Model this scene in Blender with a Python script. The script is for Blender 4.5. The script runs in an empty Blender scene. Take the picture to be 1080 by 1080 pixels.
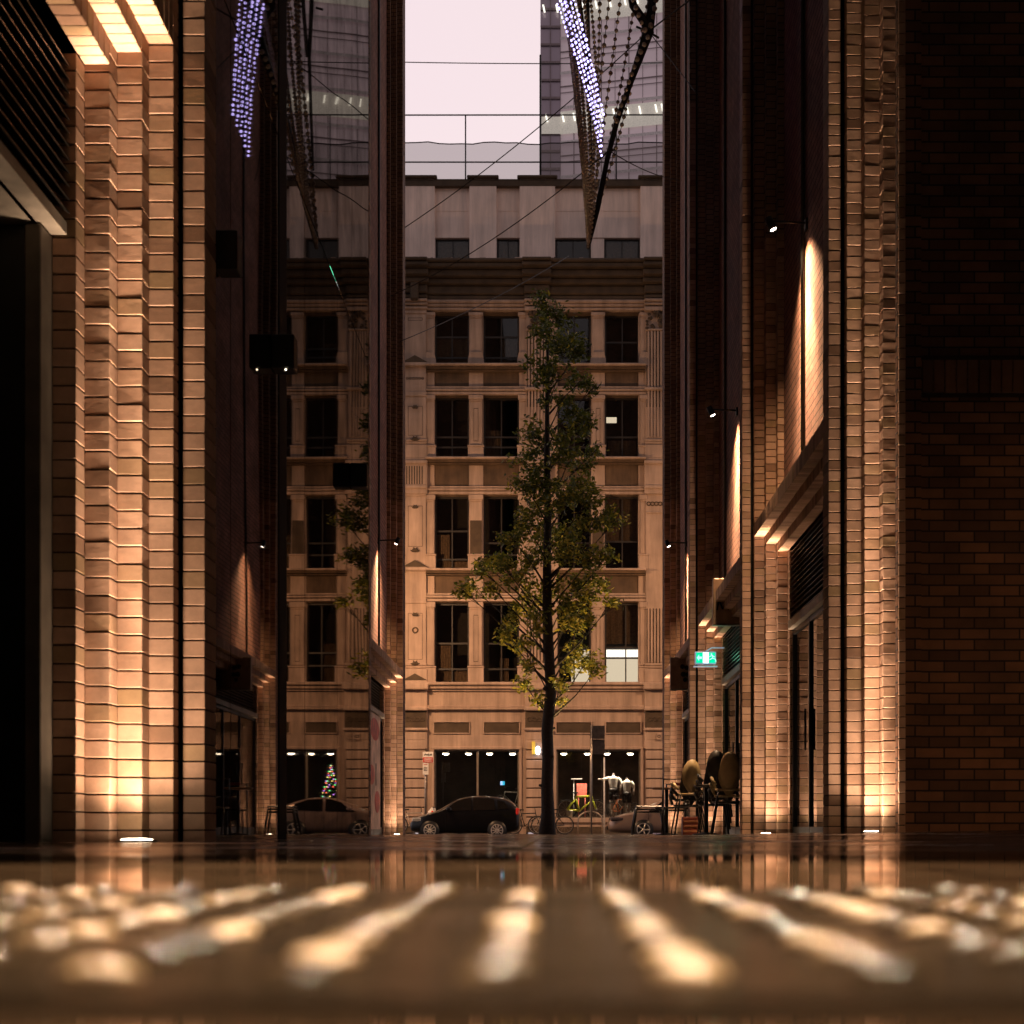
import bpy, math, random
from mathutils import Vector, Matrix
random.seed(7)
R = math.radians
F = 1575.0; VX = 582.0; VY = 873.0; CZ = 0.05
sc = bpy.context.scene
COL = sc.collection
def W(px, py, D):
    """a point of the place, D metres down the lane from the lens"""
    return Vector(((px-VX)*D/F, D, CZ+(VY-py)*D/F))

# ------------------------------------------------------------------ materials
MATS = {}
def nt(name):
    m = bpy.data.materials.new(name); m.use_nodes = True
    t = m.node_tree; t.nodes.clear()
    o = t.nodes.new('ShaderNodeOutputMaterial')
    MATS[name] = m
    return m, t, o
def N(t, kind, **kw):
    n = t.nodes.new('ShaderNode'+kind)
    for k, v in kw.items():
        if k in n.inputs: n.inputs[k].default_value = v
        else: setattr(n, k, v)
    return n
def c4(c): return (c[0], c[1], c[2], 1)
def simple(name, col, rough=.6, metal=0, var=.25, scale=8, bump=.0, emit=None, es=0, spec=.5, bscale=60, streak=0):
    m, t, o = nt(name)
    b = N(t, 'BsdfPrincipled'); b.inputs['Roughness'].default_value = rough; b.inputs['Metallic'].default_value = metal
    b.inputs['Specular IOR Level'].default_value = spec
    tc = N(t, 'TexCoord')
    n = N(t, 'TexNoise', Scale=scale, Detail=6.0); t.links.new(tc.outputs['Object'], n.inputs['Vector'])
    r = N(t, 'ValToRGB')
    r.color_ramp.elements[0].position = .3; r.color_ramp.elements[1].position = .7
    r.color_ramp.elements[0].color = c4([x*(1-var) for x in col]); r.color_ramp.elements[1].color = c4([min(1, x*(1+var)) for x in col])
    t.links.new(n.outputs['Fac'], r.inputs['Fac'])
    if streak:   # soot and rain streaks running down the wall
        mp=N(t,'Mapping'); mp.inputs['Scale'].default_value=(3.2,1,.28); t.links.new(tc.outputs['Object'],mp.inputs['Vector'])
        ns=N(t,'TexNoise',Scale=1.0,Detail=7.0,Roughness=.7); t.links.new(mp.outputs['Vector'],ns.inputs['Vector'])
        ms=N(t,'MapRange'); ms.inputs['From Min'].default_value=.35; ms.inputs['From Max'].default_value=.62; ms.inputs['To Min'].default_value=1-streak; ms.inputs['To Max'].default_value=1.08
        t.links.new(ns.outputs['Fac'],ms.inputs['Value']); mxs=N(t,'MixRGB',blend_type='MULTIPLY',Fac=1.0)
        t.links.new(r.outputs['Color'],mxs.inputs['Color1']); t.links.new(ms.outputs['Result'],mxs.inputs['Color2']); t.links.new(mxs.outputs['Color'],b.inputs['Base Color'])
    else: t.links.new(r.outputs['Color'], b.inputs['Base Color'])
    if bump:
        n2 = N(t, 'TexNoise', Scale=bscale, Detail=5.0); t.links.new(tc.outputs['Object'], n2.inputs['Vector'])
        bp = N(t, 'Bump', Strength=bump, Distance=.01); t.links.new(n2.outputs['Fac'], bp.inputs['Height']); t.links.new(bp.outputs['Normal'], b.inputs['Normal'])
    if emit:
        b.inputs['Emission Color'].default_value = c4(emit); b.inputs['Emission Strength'].default_value = es
    t.links.new(b.outputs['BSDF'], o.inputs['Surface'])
    return m
def emissive(name, col, s):
    m, t, o = nt(name); e = N(t, 'Emission', Strength=s); e.inputs['Color'].default_value = c4(col)
    t.links.new(e.outputs['Emission'], o.inputs['Surface']); return m

def brick_single(name, ramp, rough=.75):
    """modelled bricks: one tint per brick from the mesh, fine grit and blotches on top"""
    m, t, o = nt(name)
    b = N(t, 'BsdfPrincipled', Roughness=rough)
    a = N(t, 'Attribute', attribute_name='tint')
    r = N(t, 'ValToRGB'); cr = r.color_ramp
    cr.elements[0].position = 0; cr.elements[0].color = c4(ramp[0])
    cr.elements[1].position = 1; cr.elements[1].color = c4(ramp[-1])
    for i, c in enumerate(ramp[1:-1]):
        e = cr.elements.new((i+1)/(len(ramp)-1)); e.color = c4(c)
    t.links.new(a.outputs['Fac'], r.inputs['Fac'])
    tc = N(t, 'TexCoord')
    n = N(t, 'TexNoise', Scale=9.0, Detail=8.0, Roughness=.7); t.links.new(tc.outputs['Object'], n.inputs['Vector'])
    mr = N(t, 'MapRange'); mr.inputs['From Min'].default_value = .3; mr.inputs['From Max'].default_value = .7
    mr.inputs['To Min'].default_value = .78; mr.inputs['To Max'].default_value = 1.12
    t.links.new(n.outputs['Fac'], mr.inputs['Value'])
    mx = N(t, 'MixRGB', blend_type='MULTIPLY', Fac=1.0)
    t.links.new(r.outputs['Color'], mx.inputs['Color1']); t.links.new(mr.outputs['Result'], mx.inputs['Color2'])
    t.links.new(mx.outputs['Color'], b.inputs['Base Color'])
    n2 = N(t, 'TexNoise', Scale=140.0, Detail=6.0); t.links.new(tc.outputs['Object'], n2.inputs['Vector'])
    n3 = N(t, 'TexNoise', Scale=22.0, Detail=2.0); t.links.new(tc.outputs['Object'], n3.inputs['Vector'])
    ad = N(t, 'Math', operation='MULTIPLY_ADD'); ad.inputs[1].default_value = .35
    t.links.new(n2.outputs['Fac'], ad.inputs[0]); t.links.new(n3.outputs['Fac'], ad.inputs[2])
    bp = N(t, 'Bump', Strength=.3, Distance=.004); t.links.new(ad.outputs[0], bp.inputs['Height']); t.links.new(bp.outputs['Normal'], b.inputs['Normal'])
    t.links.new(b.outputs['BSDF'], o.inputs['Surface']); return m
def brick_wall(name, c1, c2, mort, rough=.8, w=.24, h=.086, ms=.007):
    m, t, o = nt(name)
    b = N(t, 'BsdfPrincipled', Roughness=rough)
    uv = N(t, 'UVMap')
    br = N(t, 'TexBrick', Scale=1.0); br.offset = .5
    br.inputs['Brick Width'].default_value = w; br.inputs['Row Height'].default_value = h
    br.inputs['Mortar Size'].default_value = ms; br.inputs['Mortar Smooth'].default_value = .15; br.inputs['Bias'].default_value = -.15
    br.inputs['Color1'].default_value = c4(c1); br.inputs['Color2'].default_value = c4(c2); br.inputs['Mortar'].default_value = c4(mort)
    t.links.new(uv.outputs['UV'], br.inputs['Vector'])
    n = N(t, 'TexNoise', Scale=1.3, Detail=6.0, Roughness=.65); t.links.new(uv.outputs['UV'], n.inputs['Vector'])
    mr = N(t, 'MapRange'); mr.inputs['From Min'].default_value = .3; mr.inputs['From Max'].default_value = .7
    mr.inputs['To Min'].default_value = .6; mr.inputs['To Max'].default_value = 1.25
    t.links.new(n.outputs['Fac'], mr.inputs['Value'])
    mx = N(t, 'MixRGB', blend_type='MULTIPLY', Fac=1.0)
    t.links.new(br.outputs['Color'], mx.inputs['Color1']); t.links.new(mr.outputs['Result'], mx.inputs['Color2'])
    t.links.new(mx.outputs['Color'], b.inputs['Base Color'])
    n2 = N(t, 'TexNoise', Scale=70.0, Detail=4.0); t.links.new(uv.outputs['UV'], n2.inputs['Vector'])
    sb = N(t, 'Math', operation='MULTIPLY_ADD'); sb.inputs[1].default_value = .25
    inv = N(t, 'Math', operation='SUBTRACT'); inv.inputs[0].default_value = 1.0; t.links.new(br.outputs['Fac'], inv.inputs[1])
    t.links.new(n2.outputs['Fac'], sb.inputs[0]); t.links.new(inv.outputs[0], sb.inputs[2])
    bp = N(t, 'Bump', Strength=.9, Distance=.009); t.links.new(sb.outputs[0], bp.inputs['Height']); t.links.new(bp.outputs['Normal'], b.inputs['Normal'])
    t.links.new(b.outputs['BSDF'], o.inputs['Surface']); return m
def glass_dark(name, tint=(.006,.005,.005), rough=.015, wav=.02, ior=1.52, wscale=.35, coat=0):
    m, t, o = nt(name)
    b = N(t, 'BsdfPrincipled', Roughness=rough, IOR=ior); b.inputs['Specular IOR Level'].default_value=.36 if name=='wall_glass' else .5; b.inputs['Base Color'].default_value = c4(tint)
    b.inputs['Coat Weight'].default_value = coat
    tc = N(t, 'TexCoord'); n = N(t, 'TexNoise', Scale=wscale, Detail=1.0); t.links.new(tc.outputs['Object'], n.inputs['Vector'])
    bp = N(t, 'Bump', Strength=wav, Distance=.1); t.links.new(n.outputs['Fac'], bp.inputs['Height']); t.links.new(bp.outputs['Normal'], b.inputs['Normal'])
    t.links.new(b.outputs['BSDF'], o.inputs['Surface']); return m
def glass_thin(name, refl=.12):
    m, t, o = nt(name)
    tr = N(t, 'BsdfTransparent'); tr.inputs['Color'].default_value = (.88,.86,.82,1)
    g = N(t, 'BsdfGlossy', Roughness=.02); mx = N(t, 'MixShader')
    fr = N(t, 'Fresnel', IOR=1.45); ad = N(t, 'Math', operation='ADD'); ad.inputs[1].default_value = refl*.3
    t.links.new(fr.outputs['Fac'], ad.inputs[0]); t.links.new(ad.outputs[0], mx.inputs['Fac'])
    t.links.new(tr.outputs[0], mx.inputs[1]); t.links.new(g.outputs[0], mx.inputs[2]); t.links.new(mx.outputs[0], o.inputs['Surface']); return m

BR = brick_single('buff_brick', [(.20,.105,.058), (.40,.23,.14), (.47,.28,.18), (.51,.31,.20), (.43,.25,.15), (.32,.20,.10)])
BRD = brick_single('dark_brick', [(.10,.045,.026), (.20,.095,.05), (.26,.125,.065), (.14,.065,.035)])
MORT = simple('mortar', (.035,.022,.015), .95, var=.3, bump=.5)
WALLB = brick_wall('buff_brickwork', (.30,.19,.115), (.24,.14,.08), (.05,.035,.022))
WALLD = brick_wall('dark_brickwork', (.24,.11,.055), (.07,.03,.017), (.02,.012,.008))
WALLR = brick_wall('red_brickwork', (.33,.15,.10), (.24,.10,.065), (.04,.02,.014),.95)
BLACK = simple('black_metal', (.012,.011,.010), .4, metal=.3)
LOUV = simple('louvre_metal', (.035,.03,.026), .32, metal=.6)
TRANS = simple('bronze_panel', (.20,.165,.125), .5, bump=.1)
GLASSW = glass_dark('wall_glass', wav=.035)
GLASSD = glass_dark('door_glass', wav=.01)
LENS = emissive('warm_lens', (1,.80,.58), 30)
INT = simple('dark_interior', (.012,.010,.009), .9)

# ------------------------------------------------------------------ mesh builder
class MB:
    def __init__(s): s.v=[]; s.f=[]; s.m=[]; s.t=[]; s.sm=[]
    def add(s, vs, fs, mi=0, t=None, smooth=False):
        o = len(s.v); s.v += [tuple(p) for p in vs]
        if t is None: t = random.random()
        for f in fs: s.f.append([i+o for i in f]); s.m.append(mi); s.t.append(t); s.sm.append(smooth)
    def box(s, x0,x1,y0,y1,z0,z1, mi=0, t=None):
        if x0>x1: x0,x1=x1,x0
        if y0>y1: y0,y1=y1,y0
        if z0>z1: z0,z1=z1,z0
        s.add([(x0,y0,z0),(x1,y0,z0),(x1,y1,z0),(x0,y1,z0),(x0,y0,z1),(x1,y0,z1),(x1,y1,z1),(x0,y1,z1)],
              [(3,2,1,0),(4,5,6,7),(0,1,5,4),(1,2,6,5),(2,3,7,6),(3,0,4,7)], mi, t)
    def cbox(s, x0,x1,y0,y1,z0,z1, c=.004, mi=0, t=None, jit=0):
        if x0>x1: x0,x1=x1,x0
        if y0>y1: y0,y1=y1,y0
        if z0>z1: z0,z1=z1,z0
        c = min(c,(x1-x0)*.3,(y1-y0)*.3,(z1-z0)*.3)
        if jit:
            dx,dy=random.uniform(-jit,jit),random.uniform(-jit,jit); x0+=dx;x1+=dx;y0+=dy;y1+=dy
        X=(x0,x1);Y=(y0,y1);Z=(z0,z1); vs=[]; idx={}
        for i in (0,1):
            for j in (0,1):
                for k in (0,1):
                    sx,sy,sz=(1,-1)[i],(1,-1)[j],(1,-1)[k]
                    jj=[random.uniform(-.0007,.0007) if jit else 0 for _ in range(3)]
                    for a in range(3):
                        p=[X[i]+(0 if a==0 else sx*c)+jj[0],Y[j]+(0 if a==1 else sy*c)+jj[1],Z[k]+(0 if a==2 else sz*c)+jj[2]]
                        idx[(i,j,k,a)]=len(vs); vs.append(p)
        g=lambda i,j,k,a: idx[(i,j,k,a)]
        fs=[]
        for i in (0,1):
            q=[g(i,0,0,0),g(i,1,0,0),g(i,1,1,0),g(i,0,1,0)]; fs.append(q if i else q[::-1])
            q=[g(0,i,0,1),g(0,i,1,1),g(1,i,1,1),g(1,i,0,1)]; fs.append(q if i else q[::-1])
            q=[g(0,0,i,2),g(1,0,i,2),g(1,1,i,2),g(0,1,i,2)]; fs.append(q if i else q[::-1])
        for i in (0,1):
            for j in (0,1):
                q=[g(i,j,0,0),g(i,j,1,0),g(i,j,1,1),g(i,j,0,1)]; fs.append(q if (i+j)%2==1 else q[::-1])
                q=[g(i,0,j,0),g(i,1,j,0),g(i,1,j,2),g(i,0,j,2)]; fs.append(q if (i+j)%2==0 else q[::-1])
                q=[g(0,i,j,1),g(1,i,j,1),g(1,i,j,2),g(0,i,j,2)]; fs.append(q if (i+j)%2==1 else q[::-1])
        for i in (0,1):
            for j in (0,1):
                for k in (0,1):
                    q=[g(i,j,k,0),g(i,j,k,1),g(i,j,k,2)]; fs.append(q if (i+j+k)%2==1 else q[::-1])
        s.add(vs,fs,mi,t)
    def tube(s, pts, r, n=8, mi=0, t=None, cap=True):
        pts=[Vector(p) for p in pts]
        if not isinstance(r,(list,tuple)): r=[r]*len(pts)
        vs=[];fs=[]; up=None
        for i,p in enumerate(pts):
            d=(pts[min(i+1,len(pts)-1)]-pts[max(i-1,0)])
            d = d.normalized() if d.length>1e-9 else Vector((0,0,1))
            if up is None: up = Vector((1,0,0)) if abs(d.x)<.8 else Vector((0,1,0))
            a=(up-d*up.dot(d)).normalized(); b=d.cross(a); up=a
            for k in range(n):
                an=2*math.pi*k/n; vs.append(p+(a*math.cos(an)+b*math.sin(an))*r[i])
        for i in range(len(pts)-1):
            for k in range(n):
                k2=(k+1)%n; fs.append((i*n+k,i*n+k2,(i+1)*n+k2,(i+1)*n+k))
        if cap:
            fs.append(tuple(range(n))[::-1]); fs.append(tuple((len(pts)-1)*n+k for k in range(n)))
        s.add(vs,fs,mi,t,True)
    def ring(s, c, r, tr, axis='y', n=24, m=6, mi=0, t=None, a0=0, a1=360):
        c=Vector(c); pts=[]
        full = abs(a1-a0)>=360
        for i in range(n+1):
            a=R(a0+(a1-a0)*i/n)
            if axis=='y': pts.append(c+Vector((r*math.cos(a),0,r*math.sin(a))))
            elif axis=='x': pts.append(c+Vector((0,r*math.cos(a),r*math.sin(a))))
            else: pts.append(c+Vector((r*math.cos(a),r*math.sin(a),0)))
        s.tube(pts, tr, m, mi, t, cap=not full)
    def lathe(s, prof, c=(0,0,0), n=16, mi=0, t=None, sx=1, sy=1):
        vs=[];fs=[]
        for (r,z) in prof:
            for k in range(n):
                a=2*math.pi*k/n; vs.append((c[0]+r*sx*math.cos(a),c[1]+r*sy*math.sin(a),c[2]+z))
        for i in range(len(prof)-1):
            for k in range(n):
                k2=(k+1)%n; fs.append((i*n+k,i*n+k2,(i+1)*n+k2,(i+1)*n+k))
        fs.append(tuple(range(n))[::-1]); fs.append(tuple((len(prof)-1)*n+k for k in range(n)))
        s.add(vs,fs,mi,t,True)
    def extr(s, poly, y0, y1, mi=0, t=None, axis='y'):
        """polygon in (x,z) pushed along y"""
        n=len(poly)
        if axis=='y': vs=[(p[0],y0,p[1]) for p in poly]+[(p[0],y1,p[1]) for p in poly]
        else: vs=[(y0,p[0],p[1]) for p in poly]+[(y1,p[0],p[1]) for p in poly]
        fs=[tuple(range(n)),tuple(range(n,2*n))[::-1]]+[(i,(i+1)%n,n+(i+1)%n,n+i)[::-1] for i in range(n)]
        s.add(vs,fs,mi,t)
    def ball(s, c, r, mi=0, t=None, n=6, m=4, sz=1):
        prof=[(max(1e-4,r*math.sin(math.pi*i/m)), -r*sz*math.cos(math.pi*i/m)) for i in range(m+1)]
        s.lathe(prof,c,n,mi,t)
    def build(s, name, mats, parent=None, **kw):
        me=bpy.data.meshes.new(name)
        org=ORG.get(parent.name,Vector((0,0,0))) if parent is not None else Vector((0,0,0))
        if kw.get('org') is not None: org=Vector(kw['org'])
        me.from_pydata([(v[0]-org.x,v[1]-org.y,v[2]-org.z) for v in s.v],[],s.f)
        if not isinstance(mats,(list,tuple)): mats=[mats]
        for m in mats: me.materials.append(m)
        me.polygons.foreach_set('material_index',s.m)
        me.polygons.foreach_set('use_smooth',s.sm)
        uv=me.uv_layers.new(name='UVMap'); at=me.attributes.new('tint','FLOAT','FACE')
        at.data.foreach_set('value',s.t)
        co=[0.0]*(2*len(me.loops))
        for p in me.polygons:
            n=p.normal; a=abs(n.x);b=abs(n.y);c=abs(n.z)
            for li in p.loop_indices:
                v=s.v[me.loops[li].vertex_index]
                if a>=b and a>=c: u,w=v[1],v[2]
                elif b>=c: u,w=v[0],v[2]
                else: u,w=v[1],v[0]
                co[2*li]=u; co[2*li+1]=w
        uv.data.foreach_set('uv',co)
        o=bpy.data.objects.new(name,me); COL.objects.link(o)
        if parent is not None:
            o.parent=parent; ORG[o.name]=org
        elif kw.get('org') is not None: o.location=org
        for k in ('label','category','group','kind'):
            if kw.get(k): o[k]=kw[k]
        return o
ORG={}
def thing(name, label, cat, loc=(0,0,0), group=None, kind=None):
    o=bpy.data.objects.new(name,None); COL.objects.link(o); o.location=loc; o.empty_display_size=.2
    o['label']=label; o['category']=cat
    if group: o['group']=group
    if kind: o['kind']=kind
    ORG[o.name]=Vector(loc); return o
def copy_tree(o, parent=None):
    c=o.copy(); COL.objects.link(c); c.parent=parent
    for ch in list(o.children): copy_tree(ch,c)
    return c
def spot(name, loc, target, W_, col, ang, blend=.5, r=.03, parent=None):
    l=bpy.data.lights.new(name,'SPOT'); l.energy=W_; l.color=col; l.spot_size=R(ang); l.spot_blend=blend; l.shadow_soft_size=r
    o=bpy.data.objects.new(name,l); COL.objects.link(o); o.location=loc
    o.rotation_euler=(Vector(target)-Vector(loc)).to_track_quat('-Z','Y').to_euler(); return o
def point(name, loc, W_, col, r=.1):
    l=bpy.data.lights.new(name,'POINT'); l.energy=W_; l.color=col; l.shadow_soft_size=r
    o=bpy.data.objects.new(name,l); COL.objects.link(o); o.location=loc; return o

# brick masonry helpers --------------------------------------------------------
CH=.086
def course_col(mb, x0,x1,y0,y1,z0,z1, tb=None, c=.0028, j=.0075, phase=0):
    """a stack of single bricks with raked joints over a mortar core (material 1)"""
    n=max(1,round((z1-z0)/CH)); h=(z1-z0)/n
    sx=.008
    xa,xb=min(x0,x1)+sx,max(x0,x1)-sx
    mb.box(xa,xb,y0+sx,y1-sx*.2,z0,z1-.002,1,.5)
    for i in range(n):
        t=random.random() if random.random()<.75 else .45
        mb.cbox(x0,x1,y0,y1,z0+i*h+j/2,z0+(i+1)*h-j/2,c,0,t,jit=.0007)
def soldier_row(mb, x0,x1,y0,y1,z0,z1,c=.004,j=.009):
    n=max(1,round((y1-y0)/CH)); h=(y1-y0)/n
    mb.box(min(x0,x1)+.008,max(x0,x1)-.008,y0,y1,z0+.008,z1,1,.5)
    for i in range(n):
        mb.cbox(x0,x1,y0+i*h+j/2,y0+(i+1)*h-j/2,z0,z1,c,0,random.random(),jit=.0012)

def wetten(m, fac, rough_from=True):
    """swap the mirror-like Fresnel coat of a wet floor for a thin broken water film"""
    t=m.node_tree; b=[n for n in t.nodes if n.type=='BSDF_PRINCIPLED'][0]; o=[n for n in t.nodes if n.type=='OUTPUT_MATERIAL'][0]
    b.inputs['Specular IOR Level'].default_value=.0
    g=N(t,'BsdfGlossy'); g.inputs['Color'].default_value=(1,.93,.86,1)
    for nm in ('Roughness','Normal'):
        if b.inputs[nm].is_linked: t.links.new(b.inputs[nm].links[0].from_socket,g.inputs[nm])
        elif nm=='Roughness': g.inputs[nm].default_value=b.inputs[nm].default_value
    tc=N(t,'TexCoord'); n=N(t,'TexNoise',Scale=2.3,Detail=6.0,Roughness=.65); t.links.new(tc.outputs['Object'],n.inputs['Vector'])
    r=N(t,'MapRange'); r.inputs['From Min'].default_value=.36; r.inputs['From Max'].default_value=.64; r.inputs['To Min'].default_value=fac[0]; r.inputs['To Max'].default_value=fac[1]
    t.links.new(n.outputs['Fac'],r.inputs['Value']); mx=N(t,'MixShader'); t.links.new(r.outputs['Result'],mx.inputs['Fac'])
    t.links.new(b.outputs['BSDF'],mx.inputs[1]); t.links.new(g.outputs[0],mx.inputs[2]); t.links.new(mx.outputs[0],o.inputs['Surface'])
def gz(x,y):
    """height of the paving"""
    if y<=2: b=0
    elif y<38: b=-.0033*(y-2)
    else: b=-.119
    if x>0:
        w=max(0,min(1,(y-3)/7))*max(0,min(1,(23-y)/9)); b+=.017*min(x,4)*w
    return b

H=32.0
SKY=1.2; STREET=8500; WLG=24
def jamb(parent, sg, a, Df, ztop=None, full=True, o0=True, near=False, zmax=H, zdetail=9.0):
    """the stepped brick orders of one portal jamb. sg=side, a=lane plane, Df=front of the outer strip"""
    dirn = -1 if not near else 1
    for k,(xo,dep) in enumerate([(.13,.10),(.25,.22),(.37,.34)]):
        mb=MB()
        x0,x1=sg*(a+xo),sg*(a+xo+.12)
        y0,y1=(Df-dep,Df) if not near else (Df,Df+dep)
        g=min(gz(sg*a,Df),0)-.03
        top=zmax if full else ztop[k]
        zd=min(top,zdetail)
        course_col(mb,x0,x1,y0,y1,g,zd,phase=k)
        if top>zd: mb.box(x0,x1,y0,y1,zd,top,2)
        mb.build('jamb_order',[BR,MORT,WALLB],parent)
    if o0:
        mb=MB(); y0,y1=(Df-.46,Df) if not near else (Df,Df+.46)
        course_col(mb,sg*(a+.49),sg*(a+.61),y0,y1,gz(sg*a,Df)-.03,(ztop[2] if ztop else zmax)); mb.build('inner_jamb',[BR,MORT,WALLB],parent)
def strip(parent, sg, a, Df, w=.10, L=.25, zmax=H, zdetail=12.0):
    mb=MB(); course_col(mb,sg*a,sg*(a+w),Df,Df+L,gz(sg*a,Df)-.03,zdetail)
    mb.box(sg*a,sg*(a+w),Df,Df+L,zdetail,zmax,2)
    mb.build('brick_fin',[BR,MORT,WALLB],parent)
    mb=MB(); mb.box(sg*(a+.10),sg*(a+1.9),Df+.06,Df+L-.004,-.4,zmax,0); mb.build('pier_core',[BLACK],parent)

def bay(parent, sg, a, Dn, Df, zt, pipeY=None, zl=2.38, H=H, wallmat=WALLR, poster=False, near_orders=True):
    # zt: soffit heights outer, middle, inner
    if near_orders: jamb(parent,sg,a,Dn,zt,full=True,near=True,zdetail=4.2)
    for k,(xo,dep) in enumerate([(.13,.10),(.25,.22),(.37,.34)]):
        mb=MB(); soldier_row(mb,sg*(a+xo),sg*(a+xo+.12),Dn+dep,Df-dep,zt[k],zt[k]+(.16 if k==0 else .23))
        mb.build('lintel',[BR,MORT],parent)
    mb=MB(); mb.box(sg*(a+.445),sg*(a+1.0),Dn+.1,Df-.10,zt[0]+.05,H,0); mb.build('spandrel_wall',[wallmat],parent)
    if pipeY:
        mb=MB(); mb.tube([(sg*(a+.42),pipeY,zt[0]+.17),(sg*(a+.42),pipeY,H-1)],.022,6); mb.build('conduit',[BLACK],parent)
    # louvres, transom
    mb=MB(); z=zl+.10
    mb.box(sg*(a+.58),sg*(a+.60),Dn+.3,Df-.35,zl+.07,zt[2]+.02,1)
    while z<zt[2]-.02:
        x0=a+.50; mb.add([(sg*x0,Dn+.35,z),(sg*(x0+.065),Dn+.35,z+.045),(sg*(x0+.065),Df-.35,z+.045),(sg*x0,Df-.35,z),
                (sg*x0,Dn+.35,z+.006),(sg*(x0+.065),Dn+.35,z+.051),(sg*(x0+.065),Df-.35,z+.051),(sg*x0,Df-.35,z+.006)],
                [(0,1,2,3),(7,6,5,4),(0,3,7,4),(0,4,5,1),(3,2,6,7)],0)
        z+=.058
    mb.build('louvre',[LOUV,INT],parent)
    mb=MB(); mb.cbox(sg*(a+.47),sg*(a+.62),Dn+.462,Df-.462,zl-.03,zl+.07,.006); mb.build('transom',[TRANS],parent)
    d=MB(); yy=[Dn+.47+(Df-Dn-.94)*q/4 for q in range(5)]
    for y in yy: d.cbox(sg*(a+.525),sg*(a+.585),y-.025,y+.025,-.10,zl-.032,.003)
    d.box(sg*(a+.528),sg*(a+.582),yy[0],yy[-1],-.1,.06); d.box(sg*(a+.528),sg*(a+.582),yy[0],yy[-1],zl-.09,zl-.034)
    fr=d.build('glazed_door',[BLACK],parent)
    g=MB(); g.box(sg*(a+.550),sg*(a+.556),yy[0],yy[-1],.05,zl-.08); g.build('pane',[GLASSD],fr)
    for q in (1,3):
        hd=MB(); y=yy[q]+.08; hd.tube([(sg*(a+.50),y,.9),(sg*(a+.50),y,1.35)],.012,6); hd.build('handle',[BLACK],fr)

UPC=(1,.72,.51)
def uplight(sg,a,Df,P,label,px_off=.22,grp='warm uplights set in the paving at the foot of the brick jambs',dep=.43,lens=.06):
    x=sg*(a+px_off); y=Df-dep; z=gz(x,y)
    t=thing('ground_uplight',label,'uplight',(x,y,z),grp)
    m=MB(); m.lathe([(lens+.02,-.04),(lens+.02,.006),(lens,.010)],(x,y,z),20); m.build('bezel',[BLACK],t)
    m=MB(); m.lathe([(lens*.95,.0),(lens*.95,.012),(lens*.6,.016)],(x,y,z),20); m.build('lens',[LENS],t)
    # a narrow-beam fitting: intensity rises steeply toward its axis
    for nm,ang,k,tilt in (('uplight_core',13,160,.06),('uplight_beam',28,44,.07),('uplight_halo',60,4.6,.10),('uplight_spill',130,3.0,.2)):
        s=spot(nm,(x,y,z+.035),(x-sg*.03,y+tilt,z+3.6),P*k,UPC,ang,1.0,.045)
        s.parent=t; s.location=(0,0,.035)
    return t
def wall_lamp(sg,a,Y,z,P,label,reach=.40,dx=.0):
    xw=sg*(a+.445); xh=sg*(a+.445-reach)
    t=thing('wall_spotlight',label,'wall light',(xw,Y,z),'spotlights on short arms washing the upper brick walls')
    m=MB(); m.cbox(xw-sg*.0,xw-sg*.03,Y-.04,Y+.04,z-.06,z+.06,.004); m.build('bracket',[BLACK],t)
    m=MB(); m.tube([(xw,Y,z+.02),(xh,Y,z+.035)],.014,8); m.build('arm',[BLACK],t)
    m=MB(); d=Vector((sg*.42,0,-.9)).normalized(); c=Vector((xh,Y,z+.03)); m.tube([c-d*.05,c+d*.085],[.04,.045],14); m.build('lamp_head',[BLACK],t)
    m=MB(); m.tube([c+d*.080,c+d*.093],[.038,.03],14); m.build('lens',[emissive('lamp_lens_'+str(Y),(1,.85,.72),14)],t)
    e=c+d*.13
    for nm,ang,k,tx in (('spotlight_beam',112,.40,.30),('spotlight_core',58,1.5,.13)):
        s=spot(nm,e,e+Vector((sg*tx,0,-1)),P*WLG*k,(1,.64,.36),ang,1.0,.05)
        s.parent=t; s.location=e-Vector((xw,Y,z))

# ------------------------------------------------------------------ right building
RB=thing('brick_building','dark brick building with stepped brick portals along the right side of the lane','building',(2.3,12,0))
A=2.27
ST=[12.25,17.8,24.6]
# near corner jamb, blind wall facing the camera
jamb(RB,1,A,ST[0],None,full=True,o0=False,zdetail=9)
m=MB(); m.box(2.74,2.93,11.84,13,-.3,H); m.box(2.93,12,11.875,13,-.3,H)
m.build('blind_wall',[WALLD],RB)
m=MB()   # soldier course band
zb0,zb1=3.50,3.77
m.box(2.935,6,11.856,11.87,zb0-.03,zb0,1); m.box(2.935,6,11.856,11.87,zb1,zb1+.03,1)
for i in range(34):
    x=2.94+i*.09
    m.cbox(x+.004,x+.086,11.853,11.874,zb0+.004,zb1-.004,.004,0)
m.build('soldier_course',[BRD,MORT],RB)
m=MB(); m.box(2.735,2.742,11.838,11.96,-.2,H); 
mb=MB(); course_col(mb,2.745,2.80,11.82,12.2,gz(2.7,11.8)-.03,9.0); mb.build('corner_brick',[BR,MORT],RB)
for D in ST: strip(RB,1,A,D)
ZT=(3.50,3.39,3.28)
bay(RB,1,A,ST[0]+.25,ST[1],ZT,pipeY=16.0)
jamb(RB,1,A,ST[1],ZT,zdetail=7)
bay(RB,1,A,ST[1]+.25,ST[2],(3.36,3.25,3.14),pipeY=23.2)
jamb(RB,1,A,ST[2],(3.36,3.25,3.14),zdetail=7)
bay(RB,1,A,ST[2]+.25,31.95,(3.24,3.13,3.02),pipeY=30.0)
jamb(RB,1,A,31.95,(3.24,3.13,3.02),zdetail=7)
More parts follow.
